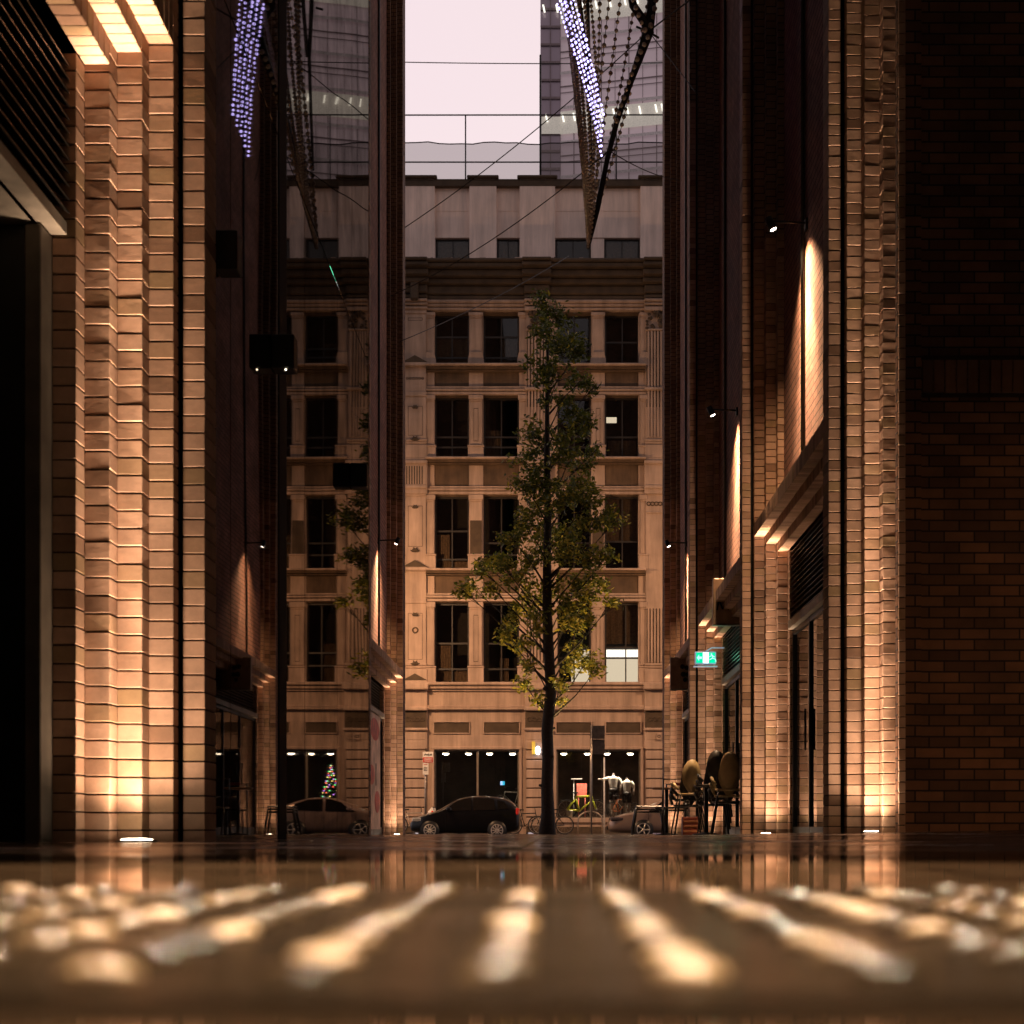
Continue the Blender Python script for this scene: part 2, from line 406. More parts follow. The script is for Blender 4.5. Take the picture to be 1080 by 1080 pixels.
m=MB(); m.box(A+.13,12,31.96,32.4,-.4,H); m.build('end_wall',[WALLD],RB)
m=MB(); m.box(A+.10,12.2,11.9,32.5,H,H+.4); m.build('roof',[BLACK],RB)
m=MB(); m.box(A+1.5,A+1.8,12,32,-.3,H); m.build('inner_wall',[INT],RB)

# ------------------------------------------------------------------ left near building: portal, fin, glass wall
LB=thing('brick_building','buff brick corner with a stepped portal and tall dark glass wall on the left','building',(-2.2,7,0))
B=1.72; DL=7.40
ZL=(3.88,3.775,3.655)
strip(LB,-1,B,DL,w=.108,zdetail=8)
jamb(LB,-1,B,DL,ZL,zdetail=5.5)
# lintels running toward the camera
bayn=MB()
for k,(xo,dep) in enumerate([(.13,.10),(.25,.22),(.37,.34)]):
    mb=MB(); soldier_row(mb,-(B+xo),-(B+xo+.12),-3,DL-dep,ZL[k],ZL[k]+(.23 if k else .23)); mb.build('lintel',[BR,MORT],LB)
m=MB(); m.box(-(B+.445),-(B+1.4),-12,DL-.1,ZL[0]+.2,H); m.build('spandrel_wall',[WALLB],LB)
m=MB(); m.box(-(B+.62),-(B+.64),-3,DL-.46,2.8,3.67,1); z=2.90
while z<3.64:
    x0=B+.52; Dn,Df=-3.0,DL-.463
    m.add([(-x0,Dn,z),(-(x0+.075),Dn,z+.05),(-(x0+.075),Df,z+.05),(-x0,Df,z),(-x0,Dn,z+.008),(-(x0+.075),Dn,z+.058),(-(x0+.075),Df,z+.058),(-x0,Df,z+.008)],
          [(3,2,1,0),(4,5,6,7),(4,7,3,0),(1,5,4,0),(7,6,2,3)],0); z+=.062
m.build('louvre',[LOUV,INT],LB)
m=MB(); m.cbox(-(B+.53),-(B+1.5),-3,DL-.47,2.80,2.86,.003); m.build('door_soffit',[TRANS],LB)
m=MB(); m.cbox(-(B+.60),-(B+.675),6.78,DL,-.1,2.795,.005); m.build('door_frame',[simple('brown_frame',(.09,.07,.05),.5)],LB)
m=MB(); m.box(-(B+.68),-(B+1.6),6.80,6.9,-.1,2.795); m.build('door_leaf',[BLACK],LB)
m=MB(); m.box(-(B+1.5),-(B+8),-12,14.18,-.3,H); m.box(-(B+.14),-(B+2),DL+.05,14.17,-.3,H); m.build('core_wall',[INT],LB)
m=MB(); m.box(-(B+.10),-(B+8.1),-12,14.3,H,H+.4); m.build('roof',[BLACK],LB)
# glass curtain wall panels
seam=[7.66,8.09,9.5,9.78,10.52,12.1,13.0,14.18]
for i in range(len(seam)-1):
    y0,y1=seam[i],seam[i+1]
    if abs(y0-9.5)<.01:
        m=MB(); m.cbox(-B-.05,-B-.015,y0+.004,y1-.004,-.2,H-.1,.003); m.build('metal_panel',[INT],LB); continue
    zz=[-.2,4.45,8.9,13.4,H-.1]
    for q in range(4):
        m=MB(); m.cbox(-B-.06,-B-.02,y0+.006,y1-.006,zz[q]+.006,zz[q+1]-.006,.002); m.build('glass_panel',[GLASSW],LB)
m=MB(); m.box(-B-.065,-B-.13,7.66,14.18,-.2,H-.1); m.build('mullion_frame',[BLACK],LB)
# little black boxes along the glass wall
for i,(pl,pr,pt,pb,D) in enumerate([(202,250,242,283,7.68),(270,310,352,388,9.27),(356,387,488,513,12.87)]):
    a0=W(pl,pb,D); a1=W(pr,pt,D)
    lab=['small black box on the glass wall beside the near brick fin','black box jutting from the middle of the glass wall','farthest black box jutting from the glass wall'][i]
    t=thing('junction_box',lab,'box',(-B,D,a0.z),'black boxes jutting from the glass wall')
    m=MB(); m.cbox(-B-.018,a1.x,D,D+.14,a0.z,a1.z,.006); m.build('housing',[BLACK],t)
    if i!=1: continue
    m=MB(); m.ball((a1.x-.05,D-.004,a0.z-.012),.006,n=8,m=6); m.build('indicator_light',[emissive('indicator_%d'%i,(1,.85,.6),6)],t)

# ------------------------------------------------------------------ left far building
LF=thing('brick_building','far red brick block with a lit portal at the left end of the lane','building',(-3.2,26,0))
AF=3.05
strip(LF,-1,AF,20.0)
ZF=(3.24,3.13,3.02)
bay(LF,-1,AF,25.2,31.95,ZF,pipeY=30.0)
jamb(LF,-1,AF,31.95,ZF,zdetail=7)
bay(LF,-1,AF,20.25,24.95,ZF)
jamb(LF,-1,AF,24.95,ZF,zdetail=5); strip(LF,-1,AF,24.95)
m=MB(); m.box(-AF-.14,-12,14.5,20.0,-.4,H); m.build('side_wall',[WALLR],LF)
m=MB(); m.box(-AF-.13,-12,31.96,32.4,-.4,H); m.build('end_wall',[WALLD],LF)
m=MB(); m.box(-AF-1.6,-AF-1.9,14.5,32,-.3,H); m.build('inner_wall',[INT],LF)
m=MB(); m.box(-AF-.1,-12.2,14.4,32.5,H,H+.4); m.build('roof',[BLACK],LF)

# courtyard behind the camera
CB=thing('courtyard_building','tall dark brick building closing the courtyard behind the viewpoint','building',(0,-8,0))
m=MB(); m.box(-12,14,-9,-8,-.3,34); m.build('wall',[WALLD],CB)
m=MB(); m.box(6.5,7.2,-12,11.85,-.3,H); m.build('side_wall',[WALLD],CB)
m=MB()
for i in range(5):
    for k in range(3): m.box(-2+i*1.6,-1+i*1.6,-7.98,-7.95,1.2+k*3.4,3+k*3.4)
m.build('window',[GLASSD],CB)

# lights at the jambs
uplight(-1,B,DL,24,'bright warm uplight in the paving at the foot of the near left brick jamb',px_off=.22,dep=.42,lens=.075)
uplight(1,A,ST[0],22,'warm uplight at the foot of the near right brick corner',px_off=.26,dep=.42)
uplight(1,A,ST[1],17,'warm uplight in the second brick portal on the right')
uplight(1,A,ST[2],14,'warm uplight in the portal behind the stacked cafe chairs')
uplight(1,A,31.95,14,'warm uplight in the farthest portal on the right')
uplight(-1,AF,31.95,14,'warm uplight in the far left portal beside the street')
wall_lamp(1,A,15.85,6.45,60,'nearest and highest spotlight arm on the right brick wall')
wall_lamp(1,A,21.8,6.12,50,'middle spotlight arm on the right brick wall')
wall_lamp(1,A,30.0,5.75,45,'farthest spotlight arm on the right brick wall')
wall_lamp(-1,AF,30.0,5.80,45,'spotlight arm on the far left red brick wall')
# ------------------------------------------------------------------ ground
wetten(GLASSW,(.24,.38))
def ground_mat(name, base, dark, slab=.6, rs=(.03,.34), bump=.5, wet=.55, sw=.6):
    m,t,o=nt(name); b=N(t,'BsdfPrincipled',IOR=1.45)
    b.inputs['Specular IOR Level'].default_value=.6
    tc=N(t,'TexCoord')
    br=N(t,'TexBrick',Scale=1.0); br.offset=.5
    br.inputs['Brick Width'].default_value=slab*1.5; br.inputs['Row Height'].default_value=slab; br.inputs['Mortar Size'].default_value=.012; br.inputs['Mortar Smooth'].default_value=.3
    br.inputs['Color1'].default_value=c4(base); br.inputs['Color2'].default_value=c4([x*.72 for x in base]); br.inputs['Mortar'].default_value=c4(dark)
    t.links.new(tc.outputs['Object'],br.inputs['Vector'])
    n=N(t,'TexNoise',Scale=.9,Detail=5.0,Roughness=.6); t.links.new(tc.outputs['Object'],n.inputs['Vector'])
    mr=N(t,'MapRange'); mr.inputs['From Min'].default_value=wet-.12; mr.inputs['From Max'].default_value=wet+.1; mr.inputs['To Min'].default_value=rs[0]; mr.inputs['To Max'].default_value=rs[1]
    t.links.new(n.outputs['Fac'],mr.inputs['Value'])
    # standing water film in the level strip in front of the tactile paving
    sx=N(t,'SeparateXYZ'); t.links.new(tc.outputs['Object'],sx.inputs[0])
    pw=N(t,'MapRange'); pw.inputs['From Min'].default_value=2.6; pw.inputs['From Max'].default_value=3.4
    t.links.new(sx.outputs['Y'],pw.inputs['Value'])
    mu=N(t,'Math',operation='MULTIPLY'); t.links.new(pw.outputs['Result'],mu.inputs[0]); 
    t.links.new(mr.outputs['Result'],mu.inputs[1])
    ad=N(t,'Math',operation='ADD'); ad.inputs[1].default_value=.035; t.links.new(mu.outputs[0],ad.inputs[0])
    t.links.new(ad.outputs[0],b.inputs['Roughness'])
    t.links.new(br.outputs['Color'],b.inputs['Base Color'])
    n2=N(t,'TexNoise',Scale=7.0,Detail=5.0,Roughness=.6); t.links.new(tc.outputs['Object'],n2.inputs['Vector'])
    m2=N(t,'Math',operation='MULTIPLY_ADD'); m2.inputs[1].default_value=-.7
    t.links.new(br.outputs['Fac'],m2.inputs[0]); t.links.new(n2.outputs['Fac'],m2.inputs[2])
    st=N(t,'MapRange'); st.inputs['To Min'].default_value=.035; st.inputs['To Max'].default_value=bump; st.inputs['From Min'].default_value=2.6; st.inputs['From Max'].default_value=3.6
    t.links.new(sx.outputs['Y'],st.inputs['Value'])
    bp=N(t,'Bump',Distance=.0035); t.links.new(st.outputs['Result'],bp.inputs['Strength']); t.links.new(m2.outputs[0],bp.inputs['Height']); t.links.new(bp.outputs['Normal'],b.inputs['Normal'])
    t.links.new(b.outputs['BSDF'],o.inputs['Surface']); return m
PAVE=ground_mat('wet_paving',(.042,.025,.014),(.008,.005,.003),bump=1.0,rs=(.04,.30),wet=.52)
wetten(PAVE,(.20,.74))
ASPH=simple('wet_asphalt',(.035,.028,.023),.25,var=.4,scale=3,bump=.25,bscale=90)
KERB=simple('granite_kerb',(.22,.17,.12),.35,var=.2,scale=20,bump=.2)
xs=sorted(set([-60,-30,-12,-8,-6,-5]+[round(-4+.25*i,3) for i in range(33)]+[5,6,8,12,30,60]))
ys=sorted(set([-30,-12,-6,-3,-1,0,.5,1,1.5]+[2+.5*i for i in range(73)]))
vs=[(x,y,gz(x,y)) for y in ys for x in xs]; nx=len(xs)
fs=[(j*nx+i,j*nx+i+1,(j+1)*nx+i+1,(j+1)*nx+i) for j in range(len(ys)-1) for i in range(nx-1)]
m=MB(); m.add(vs,fs,0,.5,True); m.build('pavement',[PAVE],kind='structure')
m=MB()
for i in range(60): m.cbox(-60+2*i+.004,-58+2*i-.004,38.0,38.15,-.45,-.112,.012)
m.build('kerb',[KERB],kind='structure')
m=MB(); m.box(-250,250,38.14,55.4,-1,-.33); m.build('road',[ASPH],kind='structure')
m=MB(); m.box(-250,250,55.55,58.4,-1,-.19); m.build('far_pavement',[KERB],kind='structure')
m=MB()
for i in range(40): m.cbox(-40+2*i+.004,-38+2*i-.004,55.4,55.55,-.45,-.185,.012)
m.build('far_kerb',[KERB],kind='structure')
m=MB(); m.add([(-400,-400,-.6),(400,-400,-.6),(400,400,-.6),(-400,400,-.6)],[(0,1,2,3)]); m.build('ground',[ASPH],kind='structure')
# tactile paving: two rows of dimpled tiles
STUD=simple('wet_stud',(.17,.11,.06),.12,metal=.1,var=.5,scale=60,bump=.3,bscale=300)
_t=STUD.node_tree; _a=N(_t,'Attribute',attribute_name='tint'); _m=N(_t,'MapRange'); _m.inputs['To Min'].default_value=.08; _m.inputs['To Max'].default_value=.22
_b=[n for n in _t.nodes if n.type=='BSDF_PRINCIPLED'][0]; _src=_b.inputs['Base Color'].links[0].from_socket
_x=N(_t,'MixRGB',blend_type='MULTIPLY',Fac=1.0); _q=N(_t,'Math',operation='POWER'); _q.inputs[1].default_value=2.2; _w=N(_t,'MapRange'); _w.inputs['To Min'].default_value=.45; _w.inputs['To Max'].default_value=3.4
_t.links.new(_a.outputs['Fac'],_q.inputs[0]); _t.links.new(_q.outputs[0],_w.inputs['Value']); _t.links.new(_src,_x.inputs['Color1']); _t.links.new(_w.outputs['Result'],_x.inputs['Color2']); _t.links.new(_x.outputs['Color'],_b.inputs['Base Color'])
_t.links.new(_a.outputs['Fac'],_m.inputs['Value']); _t.links.new(_m.outputs['Result'],[n for n in _t.nodes if n.type=='BSDF_PRINCIPLED'][0].inputs['Roughness'])
TILE=simple('tactile_tile',(.018,.011,.006),.13,var=.3,scale=12,bump=.25)
wetten(TILE,(.08,.38))
m=MB()
m.box(-1.2,1.2,.40,1.13,-.02,.004,0)
prof=[(.0130,.0),(.0126,.0016),(.0112,.0032),(.009,.0044),(.006,.0052),(.003,.0056),(.0001,.0057)]
for j in range(11):
    for i in range(-19,20):
        x=-.018+.0605*i+random.uniform(-.0006,.0006); y=.462+.0605*j
        if abs(x)<.02+.40*y+.05:
            n0=len(m.v); k=random.uniform(.75,1.12); m.lathe([(r_*random.uniform(.97,1.03),z_*k) for r_,z_ in prof],(x,y,.004),14,1,random.random())
            tx_,ty_=random.gauss(0,.05),random.gauss(0,.05)
            for q_ in range(n0,len(m.v)): v_=m.v[q_]; m.v[q_]=(v_[0],v_[1],v_[2]+(v_[0]-x)*tx_+(v_[1]-y)*ty_)
m.build('tactile_paving',[TILE,STUD],kind='structure')
# drain slot running down the lane
m=MB(); pts=[(-.05,3.5),(-.08,37)]
for i in range(60):
    y=4+i*.55; z=gz(-.1,y)+.003; m.cbox(-.16,-.08,y+.01,y+.54,z-.01,z+.002,.001)
m.build('drain_channel',[simple('drain_steel',(.2,.16,.12),.25,metal=.8)],kind='structure')

# ------------------------------------------------------------------ heritage facade across the street
YF=58.33; SF=27.0
def U(px): return (px-582)/SF
def Z(py): return CZ+(873-py)/SF
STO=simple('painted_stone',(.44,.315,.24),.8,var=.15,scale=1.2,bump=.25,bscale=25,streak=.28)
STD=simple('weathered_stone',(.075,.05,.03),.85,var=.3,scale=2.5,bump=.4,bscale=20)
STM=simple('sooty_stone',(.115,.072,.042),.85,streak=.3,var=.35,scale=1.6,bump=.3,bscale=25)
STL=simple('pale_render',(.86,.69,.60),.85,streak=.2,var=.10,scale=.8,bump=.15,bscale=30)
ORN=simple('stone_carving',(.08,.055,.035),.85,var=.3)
WFR=simple('dark_window_frame',(.02,.016,.013),.5)
CURT=simple('curtain_cloth',(.11,.075,.05),.9,var=.3,scale=14)
LIT=emissive('lit_office_wall',(1,.86,.66),.95)
LITB=emissive('lit_ceiling_strip',(1,.95,.85),2.4)
PANE=glass_thin('window_pane',.0)
HB=thing('heritage_building','pale five storey heritage building with fluted pilasters and dark windows across the street','building',(0,YF,0))
px0,px1=300,960
def bx(mb,a,b,t,bt,proj,dep=.0,mi=0,c=.0):
    if c: mb.cbox(U(a),U(b),YF-proj,YF+dep,Z(bt),Z(t),c,mi,.5)
    else: mb.box(U(a),U(b),YF-proj,YF+dep,Z(bt),Z(t),mi,.5)
bays=[((301,323),[(332,368.5),(383,421)]),((427,449.5),[(458,494.5),(509.5,547.5)]),((555,577.5),[(588,623.5),(638,675.5)]),
      ((681,703),[(713,749),(764,800)]),((806,828),[(837,873),(888,925)]),((932,954),[])]
rows=[(330,386),(417,484),(522,601),(635,720)]
m=MB()
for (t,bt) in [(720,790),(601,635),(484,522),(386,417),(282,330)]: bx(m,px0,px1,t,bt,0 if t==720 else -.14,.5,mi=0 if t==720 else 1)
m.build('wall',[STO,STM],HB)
# solid piers between openings
m=MB()
for (p,ws) in bays:
    edges=[p[0]-6]+[e for w in ws for e in w]
    if ws:
        bx(m,p[0]-7.5,ws[0][0]-0,330,720,-.06,.5); bx(m,ws[0][1],ws[1][0],330,720,-.10,.5)
m.build('pier',[STO],HB)
for (p,ws) in bays:
    # colonnettes with flared bases
    cs=[]
    if ws: cs=[(ws[0][0]-9,ws[0][0],'l'),(ws[0][1]+1,ws[1][0]-1,'c'),(ws[1][1],ws[1][1]+8,'r')]
    for (a,b,kind) in cs:
        for ri,(t,bt) in enumerate(rows):
            m=MB(); h=bt-t; base=h*.19; cap=h*.07
            bx(m,a,b,t+cap,bt-base-2,.02,.05,c=.02)
            ea=a-(1.8 if kind!='l' else 0); eb=b+(1.8 if kind!='r' else 0)
            if ri==0:
                m.extr([(U(ea),Z(bt)),(U(eb),Z(bt)),(U(eb),Z(bt-base*.6)),(U(b),Z(bt-base-3)),(U(a),Z(bt-base-3)),(U(ea),Z(bt-base*.6))][::-1],YF-.12,YF+.05,0,.5)
            else:
                bx(m,ea,eb,bt-base,bt,.13,.05,c=.02); bx(m,ea-.5 if kind!='l' else ea,eb+.5 if kind!='r' else eb,bt-base-1.2,bt-base+.8,.17,.05,c=.02)
            bx(m,ea+.6,eb-.6,t,t+cap,.12,.05,c=.02); bx(m,a+.2,b-.2,t+cap,t+cap+1.6,.07,.05)
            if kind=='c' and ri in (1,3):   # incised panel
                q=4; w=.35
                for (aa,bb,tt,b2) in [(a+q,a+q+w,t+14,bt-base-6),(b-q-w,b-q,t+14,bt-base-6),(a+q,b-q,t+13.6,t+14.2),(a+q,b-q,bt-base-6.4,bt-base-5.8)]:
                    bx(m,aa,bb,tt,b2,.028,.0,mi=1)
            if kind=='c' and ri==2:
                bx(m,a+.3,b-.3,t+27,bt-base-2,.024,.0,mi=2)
            m.build('colonnette',[STO,ORN,STD],HB)
def ornament(m,cx,cy,r,mi=1):
    """a small carved palmette"""
    for k in range(7):
        a=R(20+k*23.3); L=r*(1.0 if k%2==0 else .75)
        p0=Vector((U(cx),YF-.19,Z(cy))); p1=p0+Vector((math.cos(a)*L,-.02,math.sin(a)*L)); m.tube([p0,(p0+p1)/2,p1],[.02,.045,.008],5,mi,.4)
for bi,(p,ws) in enumerate(bays):
    a,b=p; m=MB()
    fl=(bi!=1 and bi!=0 and bi!=5)
    for ri in (0,2):   # giant orders over two storeys
        T=rows[ri][0]; Bt=rows[ri+1][1]
        bx(m,a,b,T-5,Bt+1,.10,.3)
        if fl:
            ft,fb = (349,463) if ri==0 else (642,700)
            if ri==0:
                bx(m,a-1.5,b+1.5,T-4,T,.30,.1,c=.02)
                # leafy capital
                for q in range(26):
                    x=random.uniform(a+1,b-1); y=random.uniform(T+1,T+18); m.ball((U(x),YF-.13-.10*(1-(y-T)/20),Z(y)),random.uniform(.05,.10),2,.3,6,4)
                bx(m,a-.5,b+.5,T+18,T+20,.19,.1,c=.02)
            else:
                bx(m,a-1.5,b+1.5,T-112,T-109,.26,.1,c=.02)
                for q in range(5):
                    m.ring((U(a+3+q*(b-a-6)/4),YF-.12,Z(532)),.07,.02,'y',12,5,2,.3)
                bx(m,a-.4,b+.4,540,542,.17,.1,c=.02)
            n=6; w=(b-a-2)/n
            for q in range(n):
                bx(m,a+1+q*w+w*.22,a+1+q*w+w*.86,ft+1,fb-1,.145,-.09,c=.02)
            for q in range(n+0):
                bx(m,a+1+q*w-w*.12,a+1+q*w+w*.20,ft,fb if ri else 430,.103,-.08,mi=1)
        else:
            for (t,bt) in rows[ri:ri+2]:
                q=3.6; w=.45
                t2=t+ (12 if t>400 else 6); b2=bt-(24 if t>400 else 10)
                if t<400: b2=t2+3
                for (aa,bb,tt,bb2) in [(a+q,a+q+w,t2,b2),(b-q-w,b-q,t2,b2),(a+q,b-q,t2,t2+w),(a+q,b-q,b2-w,b2)]:
                    bx(m,aa,bb,tt,bb2,.106,0,mi=1)
                if t>=400: ornament(m,(a+b)/2,bt-18,.20,2); ornament(m,(a+b)/2,t2+3,.14,1)
                if t>600:
                    m.ring((U((a+b)/2),YF-.12,Z(t+30)),.10,.03,'y',14,5,2,.3)
                bx(m,a-.6,b+.6,t-3,t+2,.16,.1,c=.02)
            if ri==0: 
                m.ring((U((a+b)/2-2),YF-.16,Z(383)),.13,.04,'y',14,6,0,.4)
        # base and pedestal
        bx(m,a-1.2,b+1.2,Bt-20,Bt-17.5,.2,.1,c=.02); bx(m,a-.8,b+.8,Bt-17.5,Bt-15,.16,.1,c=.02); bx(m,a-1.4,b+1.4,Bt-14,Bt,.2,.1,c=.02)
    m.build('pilaster',[STO,ORN,STD],HB)
    # storey break blocks
    m=MB()
    bx(m,a-1.5,b+1.5,484,522,.22,.1,c=.02); bx(m,a-2,b+2,487,491,.34,.1,c=.03); bx(m,a-2,b+2,513,517,.30,.1,c=.03)
    if not fl:
        for q in range(7): bx(m,a+2+q*2.7,a+3.2+q*2.7,493,512,.226,.0,mi=1)
        m.build('pilaster_block',[STO,ORN,STD],HB)
        for (yy) in (386,601,720):
            m=MB(); bx(m,a-2,b+2,yy+ -2,yy+2,.30,.1,c=.03)
            m.extr([(U(a-1.5),Z(yy-2)),(U(b+1.5),Z(yy-2)),(U((a+b)/2),Z(yy-9))],YF-.30,YF-.1,2,.5); m.build('pediment',[STO,ORN,STD],HB)
        m=MB(); bx(m,a+.5,b-.5,394,406,.108,0)
        for q in range(6): m.ring((U(a+3+q*3.2),YF-.12,Z(400)),.04,.012,'y',8,4,1,.3)
    m.build('pilaster_block',[STO,ORN,STD],HB); m=MB()
    bx(m,a-1.5,b+1.5,720,790,.16,.1,c=.02)
    bx(m,a-3,b+3,722,728,.42,.1,c=.03); bx(m,a-2,b+2,746,750,.36,.1,c=.03); bx(m,a-1,b+1,750,768,.2,.1,mi=2)
    for q in range(4): m.ring((U(a+4+q*5),YF-.21,Z(759)),.08,.02,'y',12,5,1,.3)
    bx(m,a-2.5,b+2.5,768,771,.28,.1,c=.03)
    # rusticated pier at street level
    y=771.
    while y<872: bx(m,a,b-0,y+.55,y+9.6,.17,.1,c=.025); y+=10.1
    bx(m,a+.3,b-.3,771,878,.12,.3,mi=1)
    m.build('rusticated_pier',[STO,ORN,STD],HB)
# string courses
m=MB()
for (sill,top2) in [(386,417),(484,522),(601,635)]:
    for bi,(p,ws) in enumerate(bays[:-1]):
        a=p[1]; b=bays[bi+1][0][0]
        bx(m,a,b,sill,sill+2.2,.42,.1,c=.03); bx(m,a,b,sill+2.2,sill+4.6,.26,.1,1,c=.02); bx(m,a,b,sill+4.8,sill+6.4,.12,.1,1,c=.02)
        bx(m,a,b,top2-9,top2-7.4,.06,.1); bx(m,a,b,top2-6.5,top2-4.2,.13,.1,c=.02); bx(m,a,b,top2-3.4,top2-.6,.07,.1,c=.01)
bx(m,px0,px1,720,723.5,.34,.1,c=.04); bx(m,px0,px1,723.5,727,.22,.1,c=.03); bx(m,px0,px1,727,729,.1,.1)
bx(m,px0,px1,744,746.5,.12,.1,c=.02); bx(m,px0,px1,746.5,749,.2,.1,c=.03)
m.build('string_course',[STO,STM],HB)
# great cornice
m=MB()
for (t,bt,pj,mi) in [(282.5,286,1.05,1),(286,291,.95,1),(291,298,.72,1),(298,304,.5,1),(304,313,.3,1),(313,318,.2,1),(318,321.5,.26,0),(321.5,324.5,.18,0),(325,328,.11,0)]:
    bx(m,px0,px1,t,bt,pj,.2,mi,c=.04)
    for (p,ws) in bays: bx(m,p[0]-(4 if t<300 else 2),p[1]+(4 if t<300 else 2),t+.3,bt-.3 if bt<328 else bt,pj+.16,.1,mi,c=.04)
for (p,ws) in bays[:2]: bx(m,p[0]+7,p[1]-7,296,321,.62,.1,mi=2,c=.05)
for q in range(70):   # weathered crumbling lip
    x=random.uniform(px0,px1); w=random.uniform(1,7); bx(m,x,x+w,282.5-random.uniform(.2,1.3),283,1.0,-.2,random.choice((0,1)),c=.02)
m.build('cornice',[STO,STD,ORN],HB)
# attic storey
m=MB(); bx(m,px0,px1,190,248,-.25,.5)
for (a,b) in [(290,330),(380,400),(427,458.5),(495,523.5),(548,585.5),(675.5,712),(750,765),(800,838),(874,890),(925,960)]:
    bx(m,a,b,188,283,-.02,.5,c=.02); bx(m,a-2.5,b+2.5,185.6,188.4,.12,.6,1,c=.03)
bx(m,px0,px1,188.5,191,.0,.6,1,c=.03); bx(m,623.5,637.5,248,283,-.3,.5)
bx(m,px0,px1,219,220,-.235,.4)
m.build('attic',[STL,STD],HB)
def window(px_a,px_b,t,bt,curt=None,bars=(),mull=(.5,),lit=None,inset=.38,pop=0):
    m=MB(); y0,y1=YF+inset,YF+inset+.06; a,b=U(px_a),U(px_b); zt,zb=Z(t),Z(bt); f=.07
    m.box(a,a+f,y0,y1,zb,zt); m.box(b-f,b,y0,y1,zb,zt); m.box(a+f,b-f,y0,y1,zt-f,zt); m.box(a+f,b-f,y0,y1,zb,zb+f)
    for q in bars: z=zt+(zb-zt)*q; m.box(a+f,b-f,y0+.002,y1-.002,z-.035,z+.035)
    for q in mull: x=a+(b-a)*q; m.box(x-.025,x+.025,y0+.004,y1-.004,zb+f,zt-f)
    o=m.build('window',[WFR],HB)
    g=MB(); g.box(a+f*.6,b-f*.6,y0+.02,y0+.028,zb+f*.6,zt-f*.6); g.build('pane',[PANE],o)
    if curt:
        c=MB()
        for (x0,x1,q0,q1) in curt:
            n=10; xs_=[a+(b-a)*(x0+(x1-x0)*k/n) for k in range(n+1)]
            vs=[];
            for k,x in enumerate(xs_):
                yy=y0+.13+.02*(k%2); vs+= [(x,yy,zt+(zb-zt)*q0),(x,yy,zt+(zb-zt)*q1)]
            c.add(vs,[(2*k,2*k+2,2*k+3,2*k+1) for k in range(n)],0,random.random())
        c.build('curtain',[CURT],o)
    if lit:
        c=MB()
        for (x0,x1,q0,q1,mi) in lit: c.box(a+(b-a)*x0,a+(b-a)*x1,y0+.3+.01*mi,y0+.32+.01*mi,zt+(zb-zt)*q1,zt+(zb-zt)*q0,mi)
        c.build('lit_room',[LIT,LITB],o)
for bi,(p,ws) in enumerate(bays):
    for wi,(a,b) in enumerate(ws):
        for ri,(t,bt) in enumerate(rows):
            cur=None; bars=(.62,.78); mull=(.5,); lit=None
            if (bi,wi,ri)==(1,0,0): cur=[(.05,.95,.38,.97)]; bars=(.4,.79)
            elif (bi,wi,ri)==(1,1,0): cur=[(.45,.95,.38,.97)]; bars=(.4,.79)
            elif (bi,wi,ri)==(1,0,2): cur=[(.05,.42,.5,.97),(.42,.95,.86,.97)]; bars=(.46,.84)
            elif (bi,wi,ri)==(1,0,3): cur=[(.05,.45,.52,.97),(.45,.95,.83,.97)]; bars=(.5,.82)
            elif (bi,wi,ri)==(1,1,3): cur=[(.45,.7,.68,.97)]; bars=(.5,.82)
            elif (bi,wi,ri)==(2,1,0): bars=(.5,)
            elif (bi,wi,ri)==(2,1,1): cur=[(.1,.9,.66,.97)]; bars=(.62,); lit=[(.03,.35,.27,.36,0)]
            elif (bi,wi,ri)==(2,1,2): bars=(.6,); cur=[(.0,1,.0,.58)]
            elif (bi,wi,ri)==(2,1,3): bars=(.55,.68); mull=(.6,); lit=[(.02,.98,.68,.99,0),(.02,.98,.565,.665,1)]; cur=[(0,.98,.0,.5)]
            elif (bi,wi,ri)==(2,0,3): bars=(.55,.68); lit=[(.42,.98,.57,.98,0)]
            elif (bi+wi+ri)%3==0: cur=[(.05,.5,.5,.97)]
            window(a,b,t,bt,cur,bars,mull,lit)
for (a,b,c) in [(459,495,1),(524,547.5,1),(586,623,0),(638,675,1),(332,378,0),(402,425,0),(713,749,0),(766,799,1),(839,873,0)]:
    window(a,b,248,283,[(.05,.95,.05,.97)] if c else None,(),(.5,),[(.05,.95,.55,.97,0),(.5,.75,.6,.95,1)] if a==713 else None,.42)
m=MB(); m.box(U(px0),U(px1),YF+1.9,YF+2.0,Z(740),Z(190)); m.build('inner_wall',[INT],HB)
m=MB(); bx(m,px0,px1,190,196,0,6,0); m.build('roof',[STD],HB)
m=MB(); m.box(U(px0)-.2,U(px0),YF,YF+6,-.3,Z(190)); m.box(U(px1),U(px1)+.2,YF,YF+6,-.3,Z(190)); m.build('side_wall',[STD],HB)
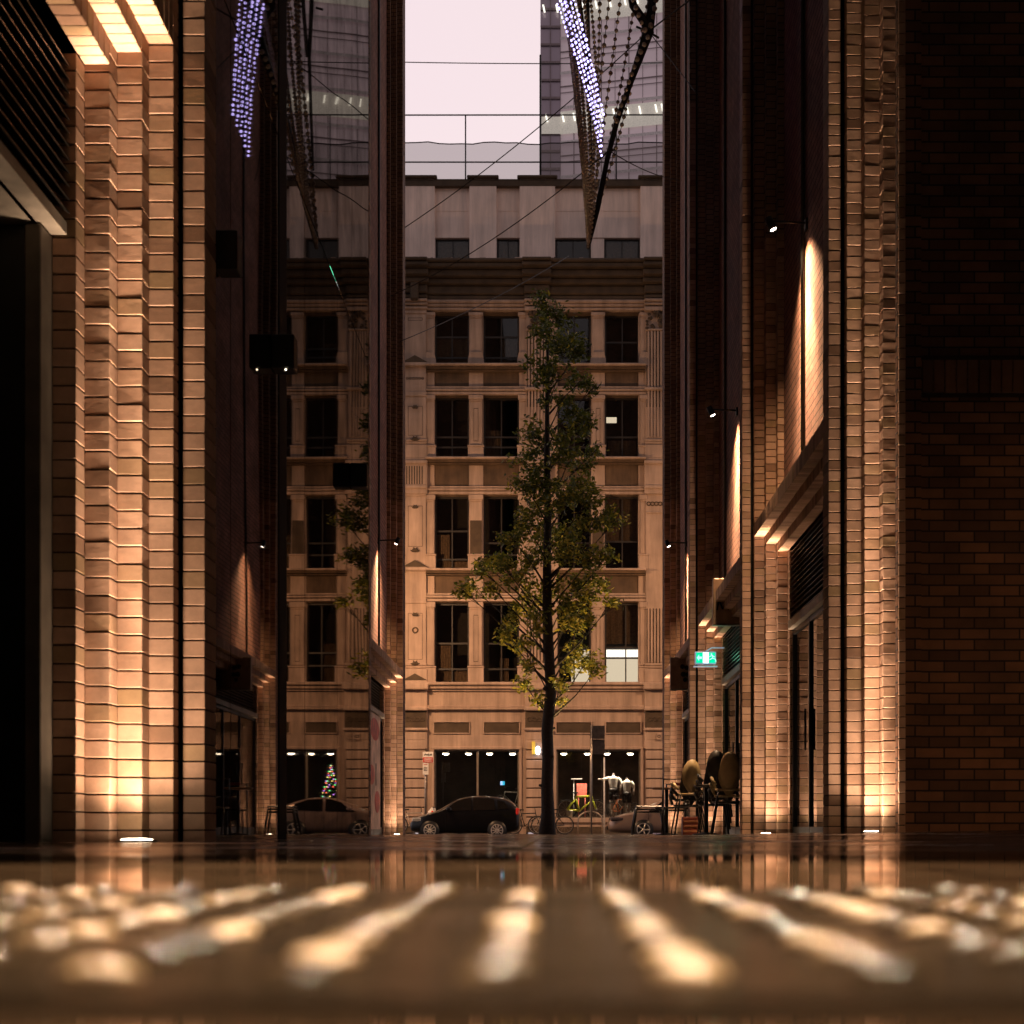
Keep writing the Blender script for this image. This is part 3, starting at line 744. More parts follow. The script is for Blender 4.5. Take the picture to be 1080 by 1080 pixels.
# shopfronts
def panel_frame(m,a,b,t,bt):
    w=1.2
    for (x0,x1,y0,y1) in [(a-w,b+w,t-w,t),(a-w,b+w,bt,bt+w),(a-w,a,t,bt),(b,b+w,t,bt)]: bx(m,x0,x1,y0,y1,.06,.1,c=.01)
    bx(m,a,b,t,bt,.004,.05,mi=1)
shops=[]
for bi,(p,ws) in enumerate(bays):
    if not ws: continue
    a,b=ws[0][0],ws[1][1]
    if bi==2: a,b=587,675.5
    m=MB()
    bx(m,p[1],a,790,880,.0,.3); bx(m,b,bays[bi+1][0][0],790,880,.0,.3)
    bx(m,a-3,a,790,864,.07,.1,c=.02); bx(m,b,b+3,790,864,.07,.1,c=.02); bx(m,a-3,b+3,787.5,790.5,.08,.1,c=.02)
    bx(m,a-1,b+1,863,868,.12,.5,c=.03); bx(m,a,b,868,872,.02,.5); bx(m,a,b,872,880,.04,.5,mi=2)
    mid=(a+b)/2
    panel_frame(m,a+0,mid-8,762,773); panel_frame(m,mid+8,b-0,762,773)
    m.build('shopfront',[STO,STD,ORN],HB)
    m=MB(); A0,B0=U(a),U(b); zt,zb=Z(790.5),Z(863)
    m.box(A0,A0+.06,YF+.1,YF+.16,zb,zt); m.box(B0-.06,B0,YF+.1,YF+.16,zb,zt); m.box(A0+.06,B0-.06,YF+.1,YF+.16,zt-.06,zt); m.box(A0+.06,B0-.06,YF+.1,YF+.16,zb,zb+.05)
    mm=(A0+B0)/2+ (.03 if bi==1 else -.3)
    m.box(mm-.04,mm+.04,YF+.10,YF+.159,zb+.05,zt-.06)
    o=m.build('shop_window',[TRANS],HB); g=MB(); g.box(A0+.05,B0-.05,YF+.125,YF+.135,zb+.04,zt-.05); g.build('pane',[PANE],o)
    m=MB(); m.box(A0-.3,B0+.3,YF+3.6,YF+3.7,-.2,zt+.3); m.box(A0-.3,A0-.2,YF+.3,YF+3.6,-.2,zt+.3); m.box(B0+.2,B0+.3,YF+.3,YF+3.6,-.2,zt+.3); m.box(A0-.3,B0+.3,YF+.3,YF+3.6,zt+.06,zt+.3,1)
    m.box(A0-.2,B0+.2,YF+.3,YF+3.6,zb-.25,zb-.05,1)
    m.build('shop_interior',[simple('shop_wall_%d'%bi,(.05,.025,.014) if bi==2 else (.02,.014,.010),.8,var=.7,scale=1.5),INT],HB)
    shops.append((A0,B0,zt,zb,bi))
DLL=emissive('downlight_lens',(1,.86,.68),45)
for (A0,B0,zt,zb,bi) in shops:
    xs_={1:[468.5,493,515.5,540],2:[595,620,641,666]}.get(bi)
    xs_=[U(x) for x in xs_] if xs_ else [A0+(B0-A0)*q for q in (.12,.38,.62,.88)]
    for qi,x in enumerate(xs_):
        t=thing('downlight','%s glowing downlight from the left in the %s'%(['first','second','third','fourth'][qi],{0:'hidden left shop window',1:'shop window above the black car',2:'bicycle shop window with mannequins',3:'shop window on the far right',4:'last shop window on the right'}[bi]),'ceiling light',(x,YF+.9,zt-.02),'round downlights along the shop window ceilings')
        m=MB(); m.lathe([(.13,.14),(.13,.0),(.11,-.01)],(x,YF+.9,zt-.10),14); m.build('housing',[BLACK],t)
        m=MB(); m.lathe([(.12,0),(.10,-.035),(.04,-.05)],(x,YF+.9,zt-.115),14); m.build('lens',[DLL],t)
        if bi in (1,2,3):
            s=spot('downlight_beam',(x,YF+.9,zt-.2),(x,YF+1.3,zb),190 if bi==2 else 22,(1,.8,.6),110,.6,.08); s.parent=t; s.location=(0,0,-.18)

xt=U(724); yt=YF+1.1; zt0=Z(866)
t=thing('christmas_tree','small christmas tree with coloured lights in the shop window on the far right','christmas tree',(xt,yt,zt0))
m=MB(); m.tube([(xt,yt,zt0),(xt,yt,zt0+.3)],.05,6); m.build('trunk',[BLACK],t)
m=MB()
for k in range(520):
    q=random.random()**.7; h=.25+2.0*(1-q)*1.0; r_=.62*q; a=random.uniform(0,6.28); p0=Vector((xt,yt,zt0+h+.1)); p1=p0+Vector((math.cos(a)*r_,math.sin(a)*r_,-.12)); w_=Vector((-math.sin(a),math.cos(a),.3))*.03
    m.add([p0-w_,p0+w_,p1],[(0,1,2)],0)
m.build('foliage',[simple('fir_green',(.03,.07,.03),.7)],t)
for nm,c_ in (('gold',(1,.75,.25)),('violet',(.6,.25,1)),('green',(.2,1,.35)),('red',(1,.15,.1))):
    m=MB()
    pts_=[]
    for k in range(26):
        q=(k+.5)/26; a=k*2.4+len(nm); r_=.60*q; pts_.append(Vector((xt+math.cos(a)*r_,yt+math.sin(a)*r_,zt0+.25+2.0*(1-q))))
    for q_ in pts_: m.ball(q_,.028,0,None,6,4)
    m.tube(pts_,.003,3,1); m.build('light_string',[emissive('fairy_'+nm,c_,7),BLACK],t)
# ------------------------------------------------------------------ roofline beyond
RS=thing('roof_screen','grey see-through screen and steel railing on the roof beyond the parapet','screen',(0,64,Z(190)-.5))
def P64(px,py): return W(px,py,64)
m,t_,o_=nt('roof_mesh'); tr=N(t_,'BsdfTransparent'); df=N(t_,'BsdfDiffuse'); df.inputs['Color'].default_value=(.30,.26,.25,1); mx=N(t_,'MixShader',Fac=.48)
t_.links.new(tr.outputs[0],mx.inputs[1]); t_.links.new(df.outputs[0],mx.inputs[2]); t_.links.new(mx.outputs[0],o_.inputs['Surface']); RMESH=m
m=MB(); n=48
vs=[]
for i in range(n+1):
    px=300+ i*(860-300)/n; q=P64(px,151+1.1*math.sin(i*.9)+.6*math.sin(i*2.3)); vs+=[q,(q.x,q.y,P64(px,200).z)]
m.add(vs,[(2*i,2*i+2,2*i+3,2*i+1) for i in range(n)],0,.5); m.build('mesh_screen',[RMESH],RS)
m=MB(); m.tube([vs[2*i] for i in range(n+1)],.025,5); m.build('edge_cord',[BLACK],RS)
m=MB(); m.tube([P64(300,121.5),P64(860,121)],.03,6); m.tube([P64(300,171),P64(860,171)],.03,6); m.build('rail',[BLACK],RS)
for px in (412,491,570,650,729):
    m=MB(); m.tube([P64(px,58 if px==570 else 121.5),P64(px,200)],.045 if px==570 else .03,6); m.build('post',[BLACK],RS)
# glass tower
TG=simple('tower_glass',(.74,.60,.64),.45,metal=.0,var=.12,scale=.06,emit=(1,.78,.85),es=.10)  # weak emission added over the whole glass face to brighten it
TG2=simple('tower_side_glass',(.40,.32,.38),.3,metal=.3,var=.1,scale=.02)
TL=simple('tower_ledge',(.72,.66,.66),.5)
TD=simple('tower_joint',(.24,.18,.19),.6)
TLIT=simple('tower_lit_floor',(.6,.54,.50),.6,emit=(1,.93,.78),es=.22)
TLAMP=emissive('tower_lamp',(1,.95,.82),1.6)
GT=thing('glass_tower','tall pinkish grey glass office tower rising beyond the roofline','tower',(3,160,0))
def T(px,py,D=160): return W(px,py,D)
xl,xs1,xr=T(570,0).x,T(591,0).x,T(900,0).x
zt=T(0,-120).z
def ty(x): return 160-(x-xs1)*.22
def tq(m,xa,xb,za,zb,off,mi):
    m.add([(xa,ty(xa)-off,za),(xb,ty(xb)-off,za),(xb,ty(xb)-off,zb),(xa,ty(xa)-off,zb)],[(0,1,2,3)],mi,.5)
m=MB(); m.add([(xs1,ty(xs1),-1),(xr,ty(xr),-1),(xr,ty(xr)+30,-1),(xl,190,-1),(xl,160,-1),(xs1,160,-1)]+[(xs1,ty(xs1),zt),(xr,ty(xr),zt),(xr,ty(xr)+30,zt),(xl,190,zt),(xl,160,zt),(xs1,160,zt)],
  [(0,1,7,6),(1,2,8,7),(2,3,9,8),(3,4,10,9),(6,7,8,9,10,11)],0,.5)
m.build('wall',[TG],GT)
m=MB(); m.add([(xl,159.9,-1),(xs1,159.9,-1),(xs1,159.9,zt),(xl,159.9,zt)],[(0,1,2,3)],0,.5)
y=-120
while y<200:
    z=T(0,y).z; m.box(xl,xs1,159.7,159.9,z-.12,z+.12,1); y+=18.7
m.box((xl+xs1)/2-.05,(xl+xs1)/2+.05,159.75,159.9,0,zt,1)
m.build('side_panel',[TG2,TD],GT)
m=MB(); k=0; y=-140
while y<230:
    z=T(0,y).z; tq(m,xs1,xr,z-.16,z+.16,.35,0)
    for dy in (13.5,): zz=T(0,y+dy).z; tq(m,xs1,xr,zz-.08,zz+.08,.15,1)
    zz=T(0,y+20).z; tq(m,xs1,xr,zz-.05,zz+.05,.15,1)
    z1=T(0,y+1.5).z; z2=T(0,y+13).z
    y+=36.5
m.build('floor_ledge',[TL,TD],GT)
m=MB(); x=xs1; i=0
while x<xr:
    w=.05 if i%2 else .03; m.add([(x-w,ty(x)-.2,-1),(x+w,ty(x)-.2,-1),(x+w,ty(x)-.2,zt),(x-w,ty(x)-.2,zt)],[(0,1,2,3)],0,.5); x+=1.45; i+=1
m.build('mullion',[TD],GT)
for (y0,y1) in ((5,27),(119,143)):
    m=MB(); z0,z1=T(0,y1).z,T(0,y0).z
    tq(m,xs1,xr,z0,z1,.25,0); 
    if y0>100: m.add([(xl,159.6,z0),(xs1,159.6,z0),(xs1,159.6,z1-.6),(xl,159.6,z1-.6)],[(0,1,2,3)],0,.5)
    for q in range(24):
        x=xl+ (xr-xl)*(q+.5+random.uniform(-.3,.3))/24; yy=(ty(x)-.55) if x>xs1 else 159.4
        zc=(z0+z1)/2+.3; m.add([(x-.2,yy,zc+.5),(x-.02,yy,zc+.5),(x+.16,yy,zc-.35),(x-.02,yy,zc-.35)],[(3,2,1,0)],1,.5)
    m.build('lit_floor',[TLIT,TLAMP],GT)
# ------------------------------------------------------------------ cables
CAB=simple('cable_steel',(.02,.017,.016),.5)
def cable(label,pts,r,sag=0,n=14):
    m=MB(); out=[]
    a,b=[Vector(p) for p in pts]
    for i in range(n+1):
        q=i/n; p=a.lerp(b,q); p.z-=sag*4*q*(1-q); out.append(p)
    m.tube(out,r,5); m.build('overhead_cable',[CAB],label=label,category='cable',group='thin steel cables strung across the lane',org=a)
K=W(684,33,26); TIP=W(620,262,26.0)
cable('long thin cable rising from the left wall to the bead net',[W(427,240,31.5),K],.010,.15)
cable('lower thin cable crossing in front of the attic windows',[W(412,312,30),W(641,160,24)],.009,.2)
cable('thin cable crossing in front of the fourth floor windows',[W(422,360,31.5),W(600,270,36)],.009,.1)
cable('thick short cable from the net ring to the right wall',[K,W(733,-4,24.5)],.014,0)
cable('thin cable dropping from the net ring beside the right wall',[K,W(736,100,24.3)],.008,.0)
cable('thin cable from the lower bead net down to the right wall',[W(641,158,22),W(716,190,30.5)],.008,.08)
cable('faint wavy wire high across the pale sky',[W(300,62,62),W(860,62,62)],.02,.2,30)
cable('thick black cable slanting down toward the glass wall',[W(690,-300,14.5),W(560,-60,9)],.02,0)
# ------------------------------------------------------------------ light sculpture (bead net)
BEAD=simple('unlit_bead',(.55,.42,.30),.35,var=.3); LED=emissive('violet_led',(.50,.42,1),3.6)
LS=thing('light_sculpture','hanging net of pale beads with a streak of violet lights above the lane','light sculpture',K)
def curve(p,q,b,n): # quadratic through control b
    out=[]
    for i in range(n+1):
        t=i/n; out.append(p*(1-t)**2+b*2*t*(1-t)+q*t*t)
    return out
def beads(pts,r,gap,name='bead_string',mat=None,cord=True,jit=.0):
    m=MB(); 
    L=[0]; 
    for i in range(1,len(pts)): L.append(L[-1]+(pts[i]-pts[i-1]).length)
    d=0; i=0
    while d<L[-1]:
        while L[i+1]<d: i+=1
        q=(d-L[i])/max(1e-6,L[i+1]-L[i]); p=pts[i].lerp(pts[i+1],q)
        m.ball((p.x+random.uniform(-jit,jit),p.y,p.z),r*random.uniform(.85,1.1),0,None,7,5); d+=gap
    if cord: m.tube(pts,.006,4,1)
    m.build(name,[mat or BEAD,CAB],LS)
tops=[(588,-60,17.5),(592,-60,19),(597,-60,20.5),(603,-60,22),(609,-60,23),(616,-60,24)]
for (a,b,d) in tops:
    beads(curve(W(a,b,d),TIP+Vector((0,0,random.uniform(0,.1))),W(a+27,150,(d+26)/2+.5),24),.032,.075)
for (a,d) in [(633,24.5),(650,25),(662,25.5),(678,26),(692,26)]:
    beads(curve(W(a,-60,d),TIP+Vector((0,0,.2)),W(a-22 if a>645 else a,110,26),24),.038,.14 if a>640 else .11,cord=True)
# spine cables with beads
m=MB(); m.tube([W(606,-40,24),W(612,10,24.5),W(619,60,25),W(622,120,25.5),W(624,180,26)],[.035,.04,.03,.03,.02],7)
m.tube([W(618,-40,24),W(620,10,24.5),W(621,60,25)],.03,6)
m.build('spine_cable',[CAB],LS)
m=MB(); m.tube([W(662,-20,26),W(668,6,26),W(680,24,26),K,W(664,90,25.9),W(650,130,25.9),W(640,170,25.9),W(630,220,26),TIP],[.05,.075,.08,.10,.05,.05,.045,.05,.035],8)
m.tube([W(688,-30,26),W(687,10,26),K],[.07,.08,.09],8)
for (a,b) in [((683,33),(671,28)),((683,33),(695,40)),((641,160),(632,168)),((641,160),(649,157)),((612,10),(620,8))]: m.tube([W(*a,26),W(*b,26)],.02,5)
m.build('boom',[CAB],LS)
bp_=[W(668,0,25.7),W(678,28,25.7),W(684,38,25.7),W(672,62,25.7),W(660,95,25.7),W(648,135,25.7)]
beads(bp_,.045,.14)
beads([W(692,0,25.8),W(688,22,25.8),W(684,34,25.8)],.045,.15)
# LED rows: five across in depth
for j in range(5):
    m=MB()
    for i in range(34):
        t=i/33; D=17.7+2.2*t+.25*j-.4; px=589+48*t+random.uniform(-.5,.5) ; py=-32+ (168)*t
        p=W(px,py,17.7+2.2*t); s=p.z
        x=(px-582)*(17.7+2.2*t)/F +.004*j
        m.ball((x+random.gauss(0,.003)+.05*math.sin(t*3.1)-.03,D+random.gauss(0,.008),s-.02*j+random.gauss(0,.005)),random.uniform(.013,.021),0,None,7,5)
    m.tube([W(589,-32,17.7)+Vector((.004*j,.25*j-.4,-.02*j)),W(637,136,19.9)+Vector((.004*j,.25*j-.4,-.02*j))],.004,4,1)
    m.build('led_string',[LED,CAB],LS)
# ------------------------------------------------------------------ street tree
def tree():
    D=36.0; s_=F/D
    def T(px,py,dy=0): return Vector(((px-582)/s_,D+dy,CZ+(873-py)/s_))
    root=thing('street_tree','tall slender street tree with a dark trunk and yellow green leaves at the lane mouth','tree',T(578,879))
    BARK=simple('bark',(.035,.024,.016),.95,var=.4,scale=20,bump=.8,bscale=40)
    m=MB(); trunk=[(577,882),(578,860),(577,830),(578,800),(577,770),(581,730),(579,690),(577,640),(577,590),(578,540),(577,490),(577,450),(577,420),(578,390),(577,360),(576,330)]
    rr=[.22,.165,.145,.14,.14,.13,.125,.115,.10,.085,.075,.06,.05,.04,.03,.015]
    m.tube([T(a,b,.02*math.sin(i)) for i,(a,b) in enumerate(trunk)],rr,10)
    for i in range(16): # burls and broken stubs
        q=random.uniform(.05,.55); k=int(q*15); p=T(trunk[k][0],trunk[k][1]); a=random.uniform(0,6.28)
        e=p+Vector((math.cos(a)*.2,math.sin(a)*.2,random.uniform(.02,.16))); m.tube([p,e],[.06,.03],6)
    m.build('trunk',[BARK],root)
    clumps=[(571,320,7,9),(585,335,18,16),(597,355,16,18),(580,365,15,14),(607,375,12,12),(570,385,13,14),(612,395,11,10),(577,405,9,8),(590,400,10,7),(575,420,6,6),
      (592,428,9,4),(625,405,6,3),
      (600,440,14,10),(612,455,13,12),(560,450,12,12),(572,465,12,10),(592,470,14,10),(628,465,8,8),(550,475,10,8),(615,480,14,10),(560,490,14,10),(600,495,16,10),
      (575,510,18,12),(610,515,16,12),(555,520,12,10),(620,532,12,10),(590,535,18,12),(565,540,16,12),(648,552,9,5),(640,545,5,4),
      (600,555,16,10),(555,560,12,10),(625,560,12,10),(575,565,14,12),(540,575,10,8),(525,585,9,5),(512,592,8,4),(560,590,16,12),(600,585,18,14),(625,590,12,12),(642,585,6,8),
      (530,600,12,6),(508,603,8,4),(495,612,7,5),(548,612,14,10),(580,615,12,10),(610,612,14,10),(635,612,8,8),(490,628,5,6),(520,622,8,5),(560,632,14,10),(595,640,12,10),(618,637,10,9),(645,640,5,3),
      (540,648,8,10),(565,660,10,12),(600,660,12,10),(618,655,8,8),(535,675,6,7),(552,685,8,8),(610,680,10,8),(620,695,8,7),(600,700,6,8),(560,705,6,6),(628,710,5,6),(552,718,5,8),(590,725,4,6),(570,738,4,4),(593,738,4,3)]
    m=MB(); lv=[]
    def tpos(py):
        for k in range(len(trunk)-1):
            if trunk[k][1]>=py>=trunk[k+1][1]:
                q=(trunk[k][1]-py)/(trunk[k][1]-trunk[k+1][1]); return T(trunk[k][0]+(trunk[k+1][0]-trunk[k][0])*q,py)
        return T(577,340)
    for ci,(cx,cy,rx,ry) in enumerate(clumps):
        dy=random.uniform(-1,1)*min(1.1,.25+abs(cx-577)/60+rx/25)
        c=T(cx,cy,dy)
        sy=min(760,cy+18+abs(cx-577)*.75); s0=tpos(sy)
        mid=s0.lerp(c,.5)+Vector((random.uniform(-.08,.08),random.uniform(-.1,.1),.05-.08*(ci%3)))
        L=(c-s0).length; m.tube([s0,mid,c],[.012+.010*L,.010+.004*L,.004],5)
        for q in range(5):
            e=c+Vector((random.gauss(0,.6)*rx/s_,random.gauss(0,.25),random.gauss(0,.6)*ry/s_)); m.tube([mid.lerp(c,.6),e],[.008,.003],4)
        rx*=1.15; ry*=1.1; n=int((50+rx*ry*1.05)*(1.45 if cy>495 else 1.1))
        nsub=max(5,int(n/18)); subs=[]
        for q in range(nsub):
            a=random.uniform(0,6.28); rr_=random.uniform(.2,1.05)
            subs.append(Vector((math.cos(a)*rr_*rx/s_,random.gauss(0,.5)*max(rx,9)/s_,math.sin(a)*rr_*ry/s_)))
        for q in range(n):
            sb=random.choice(subs); p=c+sb+Vector((random.gauss(0,.085),random.gauss(0,.12),random.gauss(0,.075)))
            lv.append((p,random.uniform(.035,.085)))
    m.build('branch',[BARK],root)
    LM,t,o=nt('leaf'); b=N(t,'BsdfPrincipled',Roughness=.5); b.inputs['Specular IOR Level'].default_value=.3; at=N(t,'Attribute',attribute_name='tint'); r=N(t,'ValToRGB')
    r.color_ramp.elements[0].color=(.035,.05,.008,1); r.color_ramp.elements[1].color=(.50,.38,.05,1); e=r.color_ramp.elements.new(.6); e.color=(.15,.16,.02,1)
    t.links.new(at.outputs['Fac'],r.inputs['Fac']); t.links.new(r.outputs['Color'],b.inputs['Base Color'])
    tl=N(t,'BsdfTranslucent'); t.links.new(r.outputs['Color'],tl.inputs['Color']); mx=N(t,'MixShader',Fac=.4)
    t.links.new(b.outputs['BSDF'],mx.inputs[1]); t.links.new(tl.outputs[0],mx.inputs[2]); t.links.new(mx.outputs[0],o.inputs['Surface'])
    m=MB()
    for (p,s) in lv:
        a=Vector((random.gauss(0,1),random.gauss(0,1),random.gauss(0,.7))).normalized(); b_=a.orthogonal().normalized(); n_=a.cross(b_)
        ang=random.uniform(0,6.28); b2=b_*math.cos(ang)+n_*math.sin(ang); w=b2*s*.45; L=a*s
        up=a.cross(b2)*s*.12
        m.add([p-L,p-w*.9-L*.2+up,p+w*.9-L*.2+up,p+w*.6+L*.5+up,p-w*.6+L*.5+up,p+L*1.1],[(0,2,1),(1,2,3,4),(4,3,5)],0,min(1,max(0,random.gauss(.30+.42*max(0,min(1,(11-p.z)/6)),.26))))  # lower leaves tinted yellower, warm street light put into their colour
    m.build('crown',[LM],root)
tree()

# ------------------------------------------------------------------ cars
def paint(name,col,met=.3):
    m,t,o=nt(name); b=N(t,'BsdfPrincipled',Roughness=.28,Metallic=met); b.inputs['Base Color'].default_value=c4(col); b.inputs['Coat Weight'].default_value=.35; b.inputs['Coat Roughness'].default_value=.06
    tc=N(t,'TexCoord'); n=N(t,'TexNoise',Scale=120.0,Detail=3.0); t.links.new(tc.outputs['Object'],n.inputs['Vector'])
    bp=N(t,'Bump',Strength=.12,Distance=.002); t.links.new(n.outputs['Fac'],bp.inputs['Height']); t.links.new(bp.outputs['Normal'],b.inputs['Coat Normal'])
    t.links.new(b.outputs['BSDF'],o.inputs['Surface']); return m
RUB=simple('rubber',(.012,.011,.010),.75); ALLOY=simple('alloy',(.55,.50,.45),.3,metal=.8,var=.1)
CGL=glass_dark('car_glass',(.01,.009,.008),.03,.0)
HEADL=simple('headlight_lens',(.6,.58,.52),.12,metal=.3); TAILL=simple('tail_lens',(.45,.02,.01),.2,emit=(1,.05,.02),es=.12)
def car(label,cat,x0,Y,zr,stations,wheels,pm,wr=.30,doors=(1.25,2.2,3.1),glass=None,w=.83,spokes=10):
    t=thing('parked_car',label,cat,(x0+2,Y,zr))
    def P(x,y,z): return (x0+x,Y+y,zr+z)
    m=MB(); rings=[]
    for (x,bot,belt,roof,wf) in stations:
        hw=w*wf; rf=max(.35,.72*(roof-belt)/.55) if roof>belt+.05 else 1
        rw=hw-.02 if roof<=belt+.05 else hw-.13*min(1,(roof-belt)/.4)-.02
        rings.append([(x,-hw*.93,bot),(x,-hw,bot+.18),(x,-hw-.0,(bot+belt)/2+.08),(x,-hw+.03,belt),(x,-rw,max(belt+.01,roof-.07)),(x,-rw*.78,roof),(x,0,roof+.03),
                      (x,rw*.78,roof),(x,rw,max(belt+.01,roof-.07)),(x,hw-.03,belt),(x,hw,(bot+belt)/2+.08),(x,hw,bot+.18),(x,hw*.93,bot)])
    n=len(rings[0]); vs=[P(*p) for r_ in rings for p in r_]; fs=[]
    for i in range(len(rings)-1):
        for k in range(n-1): fs.append((i*n+k,(i+1)*n+k,(i+1)*n+k+1,i*n+k+1))
        fs.append((i*n+n-1,(i+1)*n+n-1,(i+1)*n,i*n))
    fs.append(tuple(range(n))); fs.append(tuple(((len(rings)-1)*n+k) for k in range(n))[::-1])
    m.add(vs,fs,0,.5,True)
    body=m.build('body',[pm,BLACK],t)
    md=body.modifiers.new('Sub','SUBSURF'); md.levels=2; md.render_levels=2
    # wheel arches, sills
    for sy in (-1,1):
        for wx in wheels:
            m=MB(); m.lathe([(wr+.035,-.02),(wr+.035,.10)],(0,0,0),24)
            m.v=[P(wx+v[0],sy*(w-.06+v[2]) if True else 0,wr+v[1]) for v in m.v]; m.build('wheel_arch',[BLACK],t)
            ty=MB(); ty.lathe([(wr-.09,-.02),(wr-.02,-.02),(wr,.02),(wr,.15),(wr-.02,.19),(wr-.09,.20)],(0,0,0),28)
            ty.v=[P(wx+v[0],sy*(w-.15+v[2]),wr+v[1]) for v in ty.v]; wh=ty.build('wheel',[RUB],t)
            rm=MB(); rm.ring((0,0,0),wr-.10,.018,'y',28,6)
            for q in range(spokes):
                a=2*math.pi*q/spokes; c=Vector((math.cos(a),0,math.sin(a))); rm.tube([c*.03,c*(wr-.10)],[.022,.028 if spokes<8 else .017],5)
            rm.tube([(0,-.02,0),(0,.02,0)],.05,10)
            rm.v=[P(wx+v[0],sy*(w+.055)+v[1],wr+v[2]) for v in rm.v]; rm.build('rim',[ALLOY],wh)
    for sy in (-1,1):
        for gl in glass:
            m=MB(); yo=sy
            vs=[]
            for (x,z) in gl:
                # follow tumblehome
                st=[s for s in stations if s[0]<=x][-1]; belt,roof=st[2],st[3]
                fr=min(1,max(0,(z-belt)/.5)); yy=(w-.035)-.13*fr+.012
                vs.append(P(x,sy*yy,z))
            k=len(vs); m.add(vs,[tuple(range(k)) if sy<0 else tuple(range(k))[::-1]],0,.5); m.build('side_window',[CGL],t)
        m=MB(); m.cbox(*[P(doors[0]+.05,0,0)[0],P(doors[0]+.22,0,0)[0]],Y+sy*(w-.02),Y+sy*(w+.16),zr+.98,zr+1.10,.03); m.build('wing_mirror',[pm],t)
        for dx in doors:
            m=MB(); m.box(x0+dx-.005,x0+dx+.005,Y+sy*(w-.01),Y+sy*(w+.006),zr+.32,zr+.92); m.build('door_seam',[BLACK],t)
    return t,P
B1=paint('black_paint',(.006,.006,.007))
st=[(0,.30,.50,.52,.72),(.06,.22,.60,.66,.86),(.35,.19,.74,.80,.97),(.8,.18,.88,.93,1),(1.0,.18,.93,1.0,1),(1.45,.18,.95,1.28,1),(1.8,.18,.96,1.44,1),(2.3,.18,.97,1.50,1),(2.9,.18,.98,1.48,1),(3.35,.19,.99,1.40,1),(3.62,.22,.99,1.26,.97),(3.78,.28,.95,1.02,.93),(3.84,.36,.75,.80,.86)]
cA,PA=car('small black hatchback with ten spoke wheels parked in front of the shop','car',U(441)*.99+.22,52.6,-.34,st,(.72,3.05),B1,glass=[[(1.15,.97),(1.62,1.30),(1.95,1.40),(2.15,1.42),(2.15,.99)],[(2.22,.99),(2.22,1.42),(2.75,1.42),(2.95,1.38),(3.0,1.01)],[(3.08,1.02),(3.05,1.36),(3.30,1.30),(3.45,1.05)]])
for sy in (-1,1):
    m=MB(); m.cbox(PA(3.70,0,0)[0],PA(3.80,0,0)[0],PA(0,sy*.60,0)[1],PA(0,sy*.80,0)[1],-.34+.84,-.34+1.08,.03); m.build('taillight',[TAILL],cA)
    m=MB(); m.cbox(PA(.10,0,0)[0],PA(.42,0,0)[0],PA(0,sy*.52,0)[1],PA(0,sy*.79,0)[1],-.34+.60,-.34+.74,.03); m.build('headlight',[HEADL],cA)
P1=paint('champagne_paint',(.42,.30,.24),.5)
st2=[(0,.34,.48,.50,.66),(.05,.24,.60,.64,.84),(.3,.20,.76,.80,.95),(.8,.19,.86,.91,1),(1.15,.19,.91,.97,1),(1.7,.19,.94,1.28,1),(2.1,.19,.95,1.42,1),(2.7,.19,.95,1.46,1),(3.3,.19,.96,1.40,1),(3.9,.22,.98,1.15,.97),(4.25,.26,.95,1.0,.92),(4.4,.36,.78,.82,.85)]
cB,PB=car('pale champagne saloon car with its nose showing behind the stacked cafe stools','car',1.95,52.6,-.34,st2,(1.22,3.5),P1,wr=.32,glass=[[(1.4,.95),(1.85,1.28),(2.2,1.38),(2.4,1.39),(2.4,.97)],[(2.5,.97),(2.5,1.39),(3.1,1.37),(3.5,1.22),(3.55,1.0)]],doors=(1.4,2.45,3.5),spokes=5)
for sy in (-1,1):
    m=MB(); m.cbox(PB(.08,0,0)[0],PB(.55,0,0)[0],PB(0,sy*.50,0)[1],PB(0,sy*.80,0)[1],-.34+.62,-.34+.76,.04); m.build('headlight',[simple('dark_headlight',(.06,.05,.05),.15)],cB)
m=MB(); m.cbox(PB(-.02,0,0)[0],PB(.1,0,0)[0],52.2,53.0,-.34+.32,-.34+.46,.02); m.build('grille',[BLACK],cB)

